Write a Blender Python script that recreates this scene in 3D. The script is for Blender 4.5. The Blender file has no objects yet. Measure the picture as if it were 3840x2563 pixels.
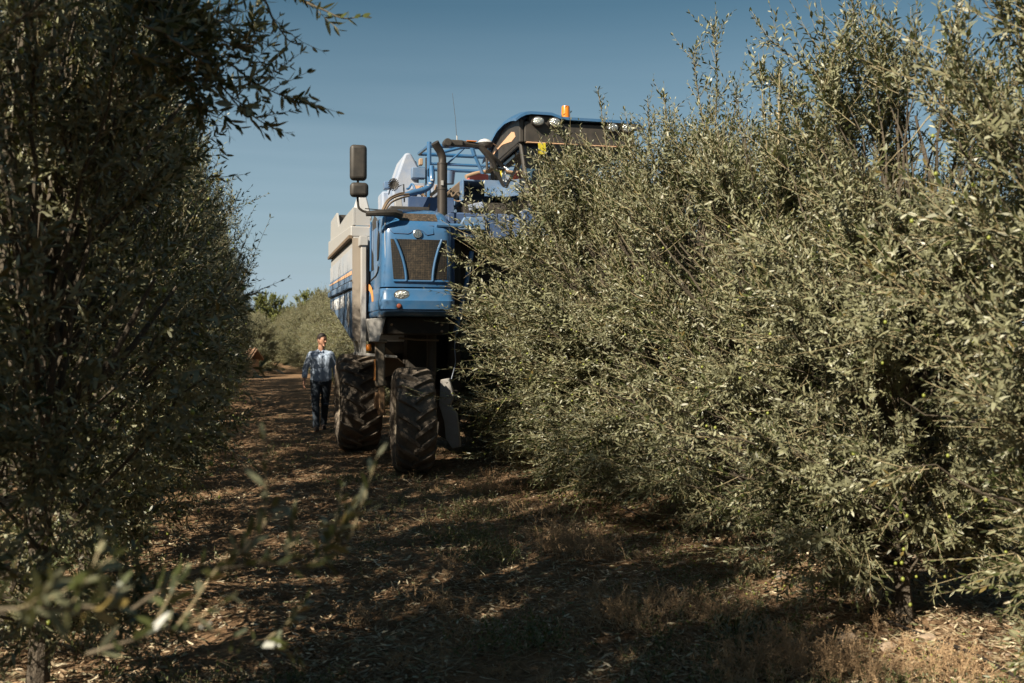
import bpy, bmesh, math, random
import numpy as np
from mathutils import Vector, Matrix

R = math.radians
S = bpy.context.scene
C = S.collection

# ------------------------------------------------------------------ camera
cam_d = bpy.data.cameras.new("camera")
cam = bpy.data.objects.new("camera", cam_d)
C.objects.link(cam)
cam.location = (0, 0, 1.6)
cam.rotation_euler = (R(90.08), 0, 0)
cam_d.sensor_width = 36.0
cam_d.lens = 35.0
cam_d.clip_start = 0.05
cam_d.clip_end = 3000
cam_d.dof.use_dof = True
cam_d.dof.focus_distance = 9.5
cam_d.dof.aperture_fstop = 3.2
S.camera = cam

# ------------------------------------------------------------------ light
SUN_AZ = R(-138)      # from +Y, negative = to the left, behind the camera
SUN_EL = R(36)
sdir = Vector((math.sin(SUN_AZ) * math.cos(SUN_EL), math.cos(SUN_AZ) * math.cos(SUN_EL), math.sin(SUN_EL)))
w = bpy.data.worlds.new("World")
S.world = w
w.use_nodes = True
nt = w.node_tree
nt.nodes.clear()
out = nt.nodes.new("ShaderNodeOutputWorld")
bg = nt.nodes.new("ShaderNodeBackground")
sky = nt.nodes.new("ShaderNodeTexSky")
sky.sky_type = 'NISHITA'
sky.sun_disc = False
sky.sun_elevation = SUN_EL
sky.sun_rotation = SUN_AZ
sky.air_density = 1.0
sky.dust_density = 0.25
sky.ozone_density = 1.4
hsv = nt.nodes.new("ShaderNodeHueSaturation")
hsv.inputs["Hue"].default_value = 0.476
hsv.inputs["Saturation"].default_value = 1.10
hsv.inputs["Value"].default_value = 0.67
# thin high cloud just above the horizon
tc = nt.nodes.new("ShaderNodeTexCoord")
mp = nt.nodes.new("ShaderNodeMapping")
mp.inputs["Scale"].default_value = (1.5, 1.5, 22.0)
nz = nt.nodes.new("ShaderNodeTexNoise")
nz.inputs["Scale"].default_value = 1.6
nz.inputs["Detail"].default_value = 5
rp = nt.nodes.new("ShaderNodeValToRGB")
rp.color_ramp.elements[0].position = 0.30
rp.color_ramp.elements[0].color = (.66, .66, .66, 1)
rp.color_ramp.elements[1].position = 0.72
sx = nt.nodes.new("ShaderNodeSeparateXYZ")
mr = nt.nodes.new("ShaderNodeMapRange")
mr.inputs[1].default_value = 0.32; mr.inputs[2].default_value = 0.06
mr.inputs[3].default_value = 0.0; mr.inputs[4].default_value = 0.92
mu = nt.nodes.new("ShaderNodeMath"); mu.operation = 'MULTIPLY'
mx = nt.nodes.new("ShaderNodeMix"); mx.data_type = 'RGBA'
mx.inputs[7].default_value = (4.3, 5.7, 6.8, 1)
L = nt.links.new
L(tc.outputs["Generated"], mp.inputs["Vector"]); L(mp.outputs[0], nz.inputs["Vector"])
L(nz.outputs["Fac"], rp.inputs["Fac"]); L(tc.outputs["Generated"], sx.inputs[0])
my = nt.nodes.new("ShaderNodeMapRange"); my.inputs[1].default_value = -0.2; my.inputs[2].default_value = 0.75
my.inputs[3].default_value = 0.25; my.inputs[4].default_value = 1.0
mm_ = nt.nodes.new("ShaderNodeMath"); mm_.operation = 'MULTIPLY'
L(sx.outputs["Y"], my.inputs[0]); L(mr.outputs[0], mm_.inputs[0]); L(my.outputs[0], mm_.inputs[1])
L(sx.outputs["Z"], mr.inputs[0]); L(rp.outputs["Color"], mu.inputs[0]); L(mm_.outputs[0], mu.inputs[1])
L(sky.outputs[0], hsv.inputs["Color"]); L(hsv.outputs[0], mx.inputs[6]); L(mu.outputs[0], mx.inputs[0])
L(mx.outputs[2], bg.inputs["Color"]); L(bg.outputs[0], out.inputs["Surface"])
bg.inputs["Strength"].default_value = 0.050

sd = bpy.data.lights.new("sun", 'SUN')
sd.energy = 5.0
sd.angle = R(0.53)
sd.color = (1.0, 0.895, 0.72)
so = bpy.data.objects.new("sun", sd)
C.objects.link(so)
so.rotation_euler = sdir.to_track_quat('Z', 'Y').to_euler()
S.view_settings.view_transform = 'Standard'
S.view_settings.look = 'None'
S.view_settings.gamma = 1
S.view_settings.exposure = 0.86
S.cycles.max_bounces = 6
S.cycles.diffuse_bounces = 3
S.cycles.transparent_max_bounces = 8

# ------------------------------------------------------------------ helpers
def tag(o, label=None, cat=None, group=None, kind=None):
    if label: o['label'] = label
    if cat: o['category'] = cat
    if group: o['group'] = group
    if kind: o['kind'] = kind
    return o

def mat(name, col, rough=0.6, metal=0.0, dust=0.0, dcol=(0.30, 0.26, 0.20), scale=6.0, bump=0.0, spec=0.5, coat=0.0, vary=0.0, wear=None):
    m = bpy.data.materials.new(name); m.use_nodes = True
    t = m.node_tree; b = t.nodes["Principled BSDF"]
    b.inputs["Base Color"].default_value = (*col, 1)
    b.inputs["Roughness"].default_value = rough
    b.inputs["Metallic"].default_value = metal
    b.inputs["Specular IOR Level"].default_value = spec
    b.inputs["Coat Weight"].default_value = coat
    b.inputs["Coat Roughness"].default_value = 0.15
    if dust > 0 or bump > 0 or vary > 0:
        tc = t.nodes.new("ShaderNodeTexCoord")
        n = t.nodes.new("ShaderNodeTexNoise"); n.inputs["Scale"].default_value = scale; n.inputs["Detail"].default_value = 8
        n.inputs["Roughness"].default_value = 0.65
        t.links.new(tc.outputs["Object"], n.inputs["Vector"])
        r = t.nodes.new("ShaderNodeMapRange")
        r.inputs[1].default_value = 0.3; r.inputs[2].default_value = 0.75
        r.inputs[3].default_value = dust * 0.25; r.inputs[4].default_value = min(1, dust * 1.5)
        t.links.new(n.outputs["Fac"], r.inputs[0])
        x = t.nodes.new("ShaderNodeMix"); x.data_type = 'RGBA'
        x.inputs[6].default_value = (*col, 1); x.inputs[7].default_value = (*dcol, 1)
        t.links.new(r.outputs[0], x.inputs[0])
        t.links.new(x.outputs[2], b.inputs["Base Color"])
        r2 = t.nodes.new("ShaderNodeMapRange")
        r2.inputs[3].default_value = rough; r2.inputs[4].default_value = min(1, rough + 0.45 * min(1, dust * 2))
        t.links.new(n.outputs["Fac"], r2.inputs[0]); t.links.new(r2.outputs[0], b.inputs["Roughness"])
        if bump > 0:
            n2 = t.nodes.new("ShaderNodeTexNoise"); n2.inputs["Scale"].default_value = scale * 5; n2.inputs["Detail"].default_value = 6
            t.links.new(tc.outputs["Object"], n2.inputs["Vector"])
            bp = t.nodes.new("ShaderNodeBump"); bp.inputs["Strength"].default_value = bump; bp.inputs["Distance"].default_value = 0.02
            t.links.new(n2.outputs["Fac"], bp.inputs["Height"]); t.links.new(bp.outputs[0], b.inputs["Normal"])
    return m

M = {}
M['blue'] = mat("blue_paint", (0.013, 0.120, 0.29), 0.26, dust=0.17, scale=4, coat=0.5)
M['blue_dusty'] = mat("dusty_blue_paint", (0.035, 0.135, 0.30), 0.4, dust=0.42, dcol=(0.30, 0.31, 0.32), scale=3)
M['navy'] = mat("dark_blue_steel", (0.02, 0.06, 0.16), 0.5, dust=0.35, dcol=(0.13, 0.16, 0.22), scale=5)
M['blue_pale'] = mat("weathered_blue_plastic", (0.16, 0.25, 0.42), 0.6, dust=0.7, dcol=(0.42, 0.42, 0.43), scale=3)
M['silver'] = mat("galvanised_steel", (0.42, 0.42, 0.42), 0.5, metal=0.25, dust=0.35, dcol=(0.42, 0.38, 0.33), scale=3)
M['white_plastic'] = mat("pale_plastic", (0.55, 0.57, 0.60), 0.55, dust=0.35, dcol=(0.40, 0.36, 0.30), scale=5)
M['black'] = mat("black_plastic", (0.022, 0.021, 0.020), 0.45, dust=0.22, dcol=(0.16, 0.13, 0.10), scale=9)
M['chassis'] = mat("dark_chassis", (0.018, 0.017, 0.016), 0.7, dust=0.3, dcol=(0.10, 0.075, 0.05), scale=6)
M['pipe'] = mat("exhaust_black", (0.05, 0.045, 0.042), 0.38, metal=0.5, dust=0.2, dcol=(0.16, 0.12, 0.09), scale=8)
M['tyre'] = mat("dusty_tyre_rubber", (0.030, 0.027, 0.025), 0.85, dust=0.62, dcol=(0.27, 0.22, 0.17), scale=5, bump=0.5)
M['rim'] = mat("dusty_rim", (0.35, 0.32, 0.26), 0.6, dust=0.5, dcol=(0.30, 0.23, 0.15), scale=6)
M['orange'] = mat("orange_decal", (0.80, 0.30, 0.06), 0.5, dust=0.25, dcol=(0.75, 0.45, 0.25), scale=5)
M['peach'] = mat("faded_orange_decal", (0.74, 0.43, 0.25), 0.6, dust=0.2, scale=6)
M['white'] = mat("white_decal", (0.78, 0.78, 0.78), 0.5)
M['grey_leaf'] = mat("grey_decal", (0.36, 0.33, 0.31), 0.5, dust=0.2)
M['chrome'] = mat("chrome", (0.62, 0.62, 0.62), 0.22, metal=0.9, dust=0.08)
M['lampglass'] = mat("lamp_glass", (0.62, 0.63, 0.60), 0.10, metal=0.75, dust=.15, dcol=(.08,.08,.08), bump=1.0, scale=9)
M['amber'] = mat("amber_plastic", (0.75, 0.22, 0.02), 0.25, spec=0.6)
M['redlens'] = mat("red_brown_lens", (0.28, 0.08, 0.05), 0.25)
M['red'] = mat("red_plastic", (0.55, 0.07, 0.05), 0.55, dust=0.25, dcol=(0.45, 0.28, 0.22))
M['redcloth'] = mat("red_cloth", (0.5, 0.015, 0.015), 0.9)
M['yellow'] = mat("yellow_sticker", (0.58, 0.48, 0.03), 0.5)
M['paper'] = mat("paper", (0.72, 0.74, 0.74), 0.7)
M['brown'] = mat("brown_rubber_flap", (0.13, 0.09, 0.06), 0.8, dust=0.4, dcol=(0.24, 0.18, 0.12))
M['beige'] = mat("beige_hose", (0.42, 0.30, 0.20), 0.7, dust=0.4, dcol=(0.30, 0.17, 0.09), scale=9)
M['rust'] = mat("rusty_steel", (0.24, 0.12, 0.05), 0.8, dust=0.5, dcol=(0.30, 0.22, 0.14))
M['bark'] = mat("olive_bark", (0.075, 0.058, 0.042), 0.9, dust=0.5, dcol=(0.15, 0.125, 0.095), scale=14, bump=1.0)
M['twig'] = mat("twig_bark", (0.30, 0.245, 0.14), 0.75)
M['bough'] = mat("bough_bark", (0.15, 0.12, 0.08), 0.85)
M['limb'] = mat("limb_bark", (0.085, 0.068, 0.047), 0.85)

def perforated(name, scale, c0, c1, lo, hi, kind='dots'):
    m = bpy.data.materials.new(name); m.use_nodes = True
    t = m.node_tree; b = t.nodes["Principled BSDF"]
    tc = t.nodes.new("ShaderNodeTexCoord")
    if kind == 'dots':
        v = t.nodes.new("ShaderNodeTexVoronoi"); v.inputs["Scale"].default_value = scale; v.inputs["Randomness"].default_value = 0.15
        t.links.new(tc.outputs["Object"], v.inputs["Vector"]); src = v.outputs["Distance"]
    else:
        v = t.nodes.new("ShaderNodeTexWave"); v.inputs["Scale"].default_value = scale; v.bands_direction = 'X'
        t.links.new(tc.outputs["Object"], v.inputs["Vector"]); src = v.outputs["Fac"]
    n = t.nodes.new("ShaderNodeTexNoise"); n.inputs["Scale"].default_value = 34; n.inputs["Detail"].default_value = 3
    t.links.new(tc.outputs["Object"], n.inputs["Vector"])
    r = t.nodes.new("ShaderNodeMapRange"); r.inputs[1].default_value = lo; r.inputs[2].default_value = hi
    t.links.new(src, r.inputs[0])
    mu = t.nodes.new("ShaderNodeMath"); mu.operation = 'MULTIPLY'
    r3 = t.nodes.new("ShaderNodeMapRange"); r3.inputs[1].default_value = 0.35; r3.inputs[2].default_value = 0.7; r3.inputs[3].default_value = 0.25
    t.links.new(n.outputs["Fac"], r3.inputs[0])
    t.links.new(r.outputs[0], mu.inputs[0]); t.links.new(r3.outputs[0], mu.inputs[1])
    x = t.nodes.new("ShaderNodeMix"); x.data_type = 'RGBA'
    x.inputs[6].default_value = (*c0, 1); x.inputs[7].default_value = (*c1, 1)
    t.links.new(mu.outputs[0], x.inputs[0]); t.links.new(x.outputs[2], b.inputs["Base Color"])
    b.inputs["Roughness"].default_value = 0.6
    return m
M['grille'] = perforated("perforated_grille", 48, (0.010, 0.009, 0.008), (0.13, 0.095, 0.06), 0.45, 0.80)
M['slats'] = perforated("vent_slats", 22, (0.012, 0.011, 0.010), (0.30, 0.21, 0.13), 0.55, 0.9, 'wave')

def glass(name, tint, fac):
    m = bpy.data.materials.new(name); m.use_nodes = True
    t = m.node_tree; t.nodes.remove(t.nodes["Principled BSDF"])
    o = t.nodes["Material Output"]
    g = t.nodes.new("ShaderNodeBsdfGlossy"); g.inputs["Roughness"].default_value = 0.04; g.inputs["Color"].default_value = (0.9, 0.9, 0.9, 1)
    tr = t.nodes.new("ShaderNodeBsdfTransparent"); tr.inputs["Color"].default_value = (*tint, 1)
    fr = t.nodes.new("ShaderNodeFresnel"); fr.inputs[0].default_value = 1.5
    d = t.nodes.new("ShaderNodeBsdfDiffuse"); d.inputs["Color"].default_value = (0.3, 0.27, 0.22, 1)
    m1 = t.nodes.new("ShaderNodeMixShader"); m1.inputs[0].default_value = fac
    m2 = t.nodes.new("ShaderNodeMixShader")
    t.links.new(tr.outputs[0], m1.inputs[1]); t.links.new(d.outputs[0], m1.inputs[2])
    t.links.new(fr.outputs[0], m2.inputs[0]); t.links.new(m1.outputs[0], m2.inputs[1]); t.links.new(g.outputs[0], m2.inputs[2])
    t.links.new(m2.outputs[0], o.inputs["Surface"])
    return m
M['glass'] = glass("cab_glass", (0.62, 0.68, 0.70), 0.03)

# ---- small mesh builder on bmesh
def obj(name, bm, m, parent=None, smooth=True, bevel=0.0, seg=2):
    me = bpy.data.meshes.new(name)
    bm.normal_update(); bm.to_mesh(me); bm.free()
    for mm in (m if isinstance(m, (list, tuple)) else [m]):
        me.materials.append(mm)
    o = bpy.data.objects.new(name, me); C.objects.link(o)
    if parent is not None: o.parent = parent
    if bevel > 0:
        b = o.modifiers.new("b", 'BEVEL'); b.width = bevel; b.segments = seg; b.limit_method = 'ANGLE'; b.angle_limit = R(35)
        b.harden_normals = False
    if smooth:
        me.shade_smooth()
        me.set_sharp_from_angle(angle=R(38))
    return o

def B(): return bmesh.new()

def box(bm, lo, hi, rot=None, c=None):
    lo, hi = Vector(lo), Vector(hi)
    vs = []
    for z in (lo.z, hi.z):
        for x, y in ((lo.x, lo.y), (hi.x, lo.y), (hi.x, hi.y), (lo.x, hi.y)):
            p = Vector((x, y, z))
            if rot is not None:
                cc = Vector(c) if c is not None else (lo + hi) / 2
                p = cc + rot @ (p - cc)
            vs.append(bm.verts.new(p))
    for f in ((0, 3, 2, 1), (4, 5, 6, 7), (0, 1, 5, 4), (1, 2, 6, 5), (2, 3, 7, 6), (3, 0, 4, 7)):
        bm.faces.new([vs[i] for i in f])
    return bm

def prism(bm, pts, d):
    """closed outline pts (3D, planar) thickened by vector d"""
    d = Vector(d)
    a = [bm.verts.new(Vector(p)) for p in pts]
    b = [bm.verts.new(Vector(p) + d) for p in pts]
    n = len(a)
    bm.faces.new(a[::-1]); bm.faces.new(b)
    for i in range(n):
        bm.faces.new((a[i], a[(i + 1) % n], b[(i + 1) % n], b[i]))
    bmesh.ops.recalc_face_normals(bm, faces=bm.faces)
    return bm

def catmull(P, k=6):
    P = [Vector(p) for p in P]
    if len(P) < 3: return P
    Q = [P[0] * 2 - P[1]] + P + [P[-1] * 2 - P[-2]]
    o = []
    for i in range(1, len(Q) - 2):
        for j in range(k):
            t = j / k
            p0, p1, p2, p3 = Q[i - 1:i + 3]
            o.append(0.5 * ((2 * p1) + (p2 - p0) * t + (2 * p0 - 5 * p1 + 4 * p2 - p3) * t * t + (3 * p1 - p0 - 3 * p2 + p3) * t ** 3))
    o.append(P[-1])
    return o

def tube(bm, P, r, n=10, curve=False, cap=True):
    P = catmull(P) if curve else [Vector(p) for p in P]
    rs = r if isinstance(r, (list, tuple)) else None
    rings = []
    up = None
    for i, p in enumerate(P):
        d = (P[min(i + 1, len(P) - 1)] - P[max(i - 1, 0)]).normalized()
        if up is None:
            up = Vector((0, 0, 1)) if abs(d.z) < 0.9 else Vector((1, 0, 0))
        s = d.cross(up).normalized(); up = s.cross(d).normalized()
        if rs: 
            f = i / (len(P) - 1) * (len(rs) - 1); j = min(int(f), len(rs) - 2); rr = rs[j] + (rs[j + 1] - rs[j]) * (f - j)
        else: rr = r
        rings.append([bm.verts.new(p + (s * math.cos(a) + up * math.sin(a)) * rr) for a in [2 * math.pi * k / n for k in range(n)]])
    for a, b in zip(rings, rings[1:]):
        for k in range(n):
            bm.faces.new((a[k], a[(k + 1) % n], b[(k + 1) % n], b[k]))
    if cap:
        bm.faces.new(rings[0][::-1]); bm.faces.new(rings[-1])
    return bm

def lathe(bm, prof, n=32, axis='Z', c=(0, 0, 0), close=False):
    """prof: (radius, height) pairs"""
    c = Vector(c); rings = []
    for r, h in prof:
        ring = []
        for k in range(n):
            a = 2 * math.pi * k / n
            if axis == 'Z': p = Vector((r * math.cos(a), r * math.sin(a), h))
            elif axis == 'X': p = Vector((h, r * math.cos(a), r * math.sin(a)))
            else: p = Vector((r * math.cos(a), h, -r * math.sin(a)))
            ring.append(bm.verts.new(c + p))
        rings.append(ring)
    pairs = list(zip(rings, rings[1:])) + ([(rings[-1], rings[0])] if close else [])
    for a, b in pairs:
        for k in range(n):
            bm.faces.new((a[k], a[(k + 1) % n], b[(k + 1) % n], b[k]))
    if not close:
        bm.faces.new(rings[0][::-1]); bm.faces.new(rings[-1])
    bmesh.ops.recalc_face_normals(bm, faces=bm.faces)
    return bm

# ---- big meshes straight from numpy arrays
class Acc:
    def __init__(s): s.v = []; s.f = []; s.m = []; s.a = []; s.n = 0
    def add(s, V, F, mi=0, att=None):
        """V (k,3); F list of (faces (q,c) int array)"""
        V = np.asarray(V, np.float32)
        s.v.append(V)
        for f in F:
            s.f.append(np.asarray(f, np.int64) + s.n); s.m.append(mi)
        s.a.append(np.zeros(len(V), np.float32) if att is None else np.asarray(att, np.float32))
        s.n += len(V)
    def build(s, name, mats, parent=None, smooth=False):
        V = np.concatenate(s.v); me = bpy.data.meshes.new(name)
        me.vertices.add(len(V)); me.vertices.foreach_set("co", V.ravel())
        tot = sum(f.size for f in s.f); npoly = sum(len(f) for f in s.f)
        me.loops.add(tot); me.polygons.add(npoly)
        me.loops.foreach_set("vertex_index", np.concatenate([f.ravel() for f in s.f]).astype(np.int32))
        sizes = np.concatenate([np.full(len(f), f.shape[1]) for f in s.f])
        me.polygons.foreach_set("loop_start", np.concatenate([[0], np.cumsum(sizes)[:-1]]).astype(np.int32))
        me.polygons.foreach_set("material_index", np.concatenate([np.full(len(f), m) for f, m in zip(s.f, s.m)]).astype(np.int32))
        me.update(calc_edges=True)
        a = me.attributes.new("lv", 'FLOAT', 'POINT'); a.data.foreach_set("value", np.concatenate(s.a))
        for m in mats: me.materials.append(m)
        if smooth: me.shade_smooth()
        else: me.shade_flat()
        o = bpy.data.objects.new(name, me); C.objects.link(o)
        if parent is not None: o.parent = parent
        return o

def nrm(a): return a / np.maximum(np.linalg.norm(a, axis=-1, keepdims=True), 1e-9)

def perp(D, rng):
    r = nrm(rng.normal(size=D.shape)); return nrm(r - (r * D).sum(-1, keepdims=True) * D)

def add_leaves(acc, P, D, N, Ln, W, rnd, mi=0, bend=-0.10):
    n = len(P)
    Sd = nrm(np.cross(D, N)); N = np.cross(Sd, D)
    T = np.array([(0, 0, 0), (0.33, -.5, .06), (0.33, .5, .06), (0.72, -.40, .02), (0.72, .40, .02), (1, 0, 0)], np.float64)
    zz = T[:, 2][None, :, None] * W[:, None, None] * 2 + bend * (T[:, 0] ** 2)[None, :, None] * Ln[:, None, None]
    V = P[:, None, :] + T[:, 0][None, :, None] * Ln[:, None, None] * D[:, None, :] + T[:, 1][None, :, None] * W[:, None, None] * Sd[:, None, :] + zz * N[:, None, :]
    b = np.arange(n)[:, None] * 6
    F3 = np.concatenate([b + np.array([[0, 1, 2]]), b + np.array([[3, 5, 4]])])
    F4 = b + np.array([[1, 3, 4, 2]])
    acc.add(V.reshape(-1, 3), [F3, F4], mi, np.repeat(rnd, 6))

def add_tubes(acc, PTS, r0, r1, k=3, mi=1):
    """PTS (n,m,3) polylines"""
    n, m, _ = PTS.shape
    D = nrm(np.gradient(PTS, axis=1))
    ref = np.where(np.abs(D[:, :1, 2:3]) > 0.8, np.array([[[1., 0, 0]]]), np.array([[[0, 0, 1.]]]))
    s = nrm(np.cross(D, ref)); u = np.cross(s, D)
    t = np.linspace(0, 1, m)[None, :, None]
    rr = (np.asarray(r0).reshape(-1, 1, 1) * (1 - t) + np.asarray(r1).reshape(-1, 1, 1) * t)
    a = 2 * np.pi * np.arange(k) / k
    V = PTS[:, :, None, :] + rr[..., None] * (np.cos(a)[None, None, :, None] * s[:, :, None, :] + np.sin(a)[None, None, :, None] * u[:, :, None, :])
    i = (np.arange(n)[:, None, None] * m + np.arange(m - 1)[None, :, None]) * k
    j = np.arange(k)[None, None, :]; j2 = (j + 1) % k
    F = np.stack([i + j, i + j2, i + k + j2, i + k + j], -1).reshape(-1, 4)
    acc.add(V.reshape(-1, 3), [F], mi, np.full(n * m * k, 0.5))

def add_shoots(acc, base, d, Ls, rng, m=12, leaf=0.056, lw=0.0135, mi=0, ti=1, twig=0.0017, droop=0.0, keep=0.93, up=0.15):
    n = len(base); t = np.linspace(0, 1, m)[None, :, None]
    cv = nrm(rng.normal(size=(n, 3))) * 0.18 + np.array([0, 0, up - droop])
    P = base[:, None, :] + d[:, None, :] * Ls[:, None, None] * t + cv[:, None, :] * Ls[:, None, None] * t ** 2
    add_tubes(acc, P[:, ::2] if m > 6 else P, twig * 1.3, twig * 0.6, 3, ti)
    A = nrm(np.gradient(P, axis=1))
    s0 = perp(d, rng); lsc = rng.uniform(.72, 1.22, n)
    Q, Dn, Nn, Ln, Vr = [], [], [], [], []; sv = rng.uniform(.12, .82, n)
    for side in (0, 1):
        ang = (np.arange(m)[None, :] * (np.pi / 2) + side * np.pi + rng.normal(0, .25, (n, m)))[..., None]
        s = nrm(s0[:, None, :] - (s0[:, None, :] * A).sum(-1, keepdims=True) * A); q = np.cross(A, s)
        rad = np.cos(ang) * s + np.sin(ang) * q
        th = (R(62) - R(34) * t + rng.normal(0, .26, (n, m, 1)))
        D = np.cos(th) * A + np.sin(th) * rad + np.array([0, 0, -0.04])
        N = nrm(A * np.sin(th) - rad * np.cos(th) + rng.normal(0, .42, (n, m, 3)))
        ok = (rng.random((n, m)) < keep) & (np.arange(m)[None, :] > 0)
        Q.append(P[ok]); Dn.append(nrm(D)[ok]); Nn.append(N[ok])
        ls = leaf * (1.05 - 0.45 * np.abs(np.broadcast_to(t[..., 0], (n, m)) - 0.45) ** 1.2 * 1.6) * rng.uniform(.75, 1.2, (n, m)) * lsc[:, None]
        Ln.append(ls[ok]); Vr.append(np.broadcast_to(sv[:, None], (n, m))[ok])
    Q, Dn, Nn, Ln = map(np.concatenate, (Q, Dn, Nn, Ln))
    Vr = np.concatenate(Vr); add_leaves(acc, Q, Dn, Nn, Ln, Ln * (lw / leaf) * rng.uniform(.8, 1.25, len(Ln)), np.clip(Vr + rng.normal(0, .22, len(Ln)), 0, 1), mi, bend=rng.uniform(-.18, -.02))

def leaf_mat(name, top, under, hi=None, trans=0.18, rough=0.42):
    m = bpy.data.materials.new(name); m.use_nodes = True
    t = m.node_tree; b = t.nodes["Principled BSDF"]; o = t.nodes["Material Output"]
    at = t.nodes.new("ShaderNodeAttribute"); at.attribute_name = "lv"
    g = t.nodes.new("ShaderNodeNewGeometry")
    r1 = t.nodes.new("ShaderNodeValToRGB"); e = r1.color_ramp.elements
    e[0].color = (top[0] * .65, top[1] * .68, top[2] * .7, 1); e[1].color = (top[0] * 1.9, top[1] * 1.85, top[2] * 1.6, 1); e[1].position = 0.93
    x2 = e.new(0.97); x2.color = (*(hi or (0.20, 0.15, 0.05)), 1)
    r2 = t.nodes.new("ShaderNodeValToRGB"); e = r2.color_ramp.elements
    e[0].color = (under[0] * .7, under[1] * .7, under[2] * .7, 1); e[1].color = (under[0] * 1.25, under[1] * 1.25, under[2] * 1.15, 1)
    t.links.new(at.outputs["Fac"], r1.inputs[0]); t.links.new(at.outputs["Fac"], r2.inputs[0])
    x = t.nodes.new("ShaderNodeMix"); x.data_type = 'RGBA'
    t.links.new(g.outputs["Backfacing"], x.inputs[0]); t.links.new(r1.outputs[0], x.inputs[6]); t.links.new(r2.outputs[0], x.inputs[7])
    t.links.new(x.outputs[2], b.inputs["Base Color"])
    rr = t.nodes.new("ShaderNodeMapRange"); rr.inputs[3].default_value = rough; rr.inputs[4].default_value = 0.5
    t.links.new(g.outputs["Backfacing"], rr.inputs[0]); t.links.new(rr.outputs[0], b.inputs["Roughness"])
    b.inputs["Specular IOR Level"].default_value = 0.75
    tl = t.nodes.new("ShaderNodeBsdfTranslucent"); tl.inputs["Color"].default_value = (0.24, 0.24, 0.055, 1)
    ms = t.nodes.new("ShaderNodeMixShader"); ms.inputs[0].default_value = trans
    t.links.new(b.outputs[0], ms.inputs[1]); t.links.new(tl.outputs[0], ms.inputs[2]); t.links.new(ms.outputs[0], o.inputs["Surface"])
    return m
M['leaf'] = leaf_mat("olive_leaf", (0.043, 0.053, 0.019), (0.215, 0.216, 0.130), trans=.10, rough=.40)
M['green_leaf'] = leaf_mat("almond_leaf", (0.150, 0.165, 0.030), (0.20, 0.22, 0.06), trans=0.25, rough=.5)
M['olive'] = mat("green_olive", (0.24, 0.27, 0.05), 0.4)

# ------------------------------------------------------------------ row geometry
TH = R(14.6)
RD = Vector((-math.sin(TH), math.cos(TH), 0))       # along the rows, away from the camera
def xr(Y): return 3.80 - 0.2605 * Y                 # right row centre line
def xl(Y): return -1.02 - 0.2605 * Y                # left row centre line

def vnoise(x, y, seed=0):
    rs = np.random.default_rng(seed); G = rs.random((256, 256))
    xi = np.floor(x).astype(int); yi = np.floor(y).astype(int); fx = x - xi; fy = y - yi
    fx = fx * fx * (3 - 2 * fx); fy = fy * fy * (3 - 2 * fy)
    g = lambda a, b: G[a & 255, b & 255]
    return (g(xi, yi) * (1 - fx) + g(xi + 1, yi) * fx) * (1 - fy) + (g(xi, yi + 1) * (1 - fx) + g(xi + 1, yi + 1) * fx) * fy
def gh(x, y):
    x = np.asarray(x, float); y = np.asarray(y, float)
    near = np.clip(1 - (np.hypot(x, y - 10) - 30) / 20, 0, 1)
    h = (vnoise(x * .8, y * .8, 1) - .5) * .07 + (vnoise(x * 2.7 + 9, y * 2.7, 2) - .5) * .045 + (vnoise(x * 8, y * 8, 3) - .5) * .026 + (vnoise(x * 19, y * 19, 4) - .5) * .013
    return h * near - 0.005

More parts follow.
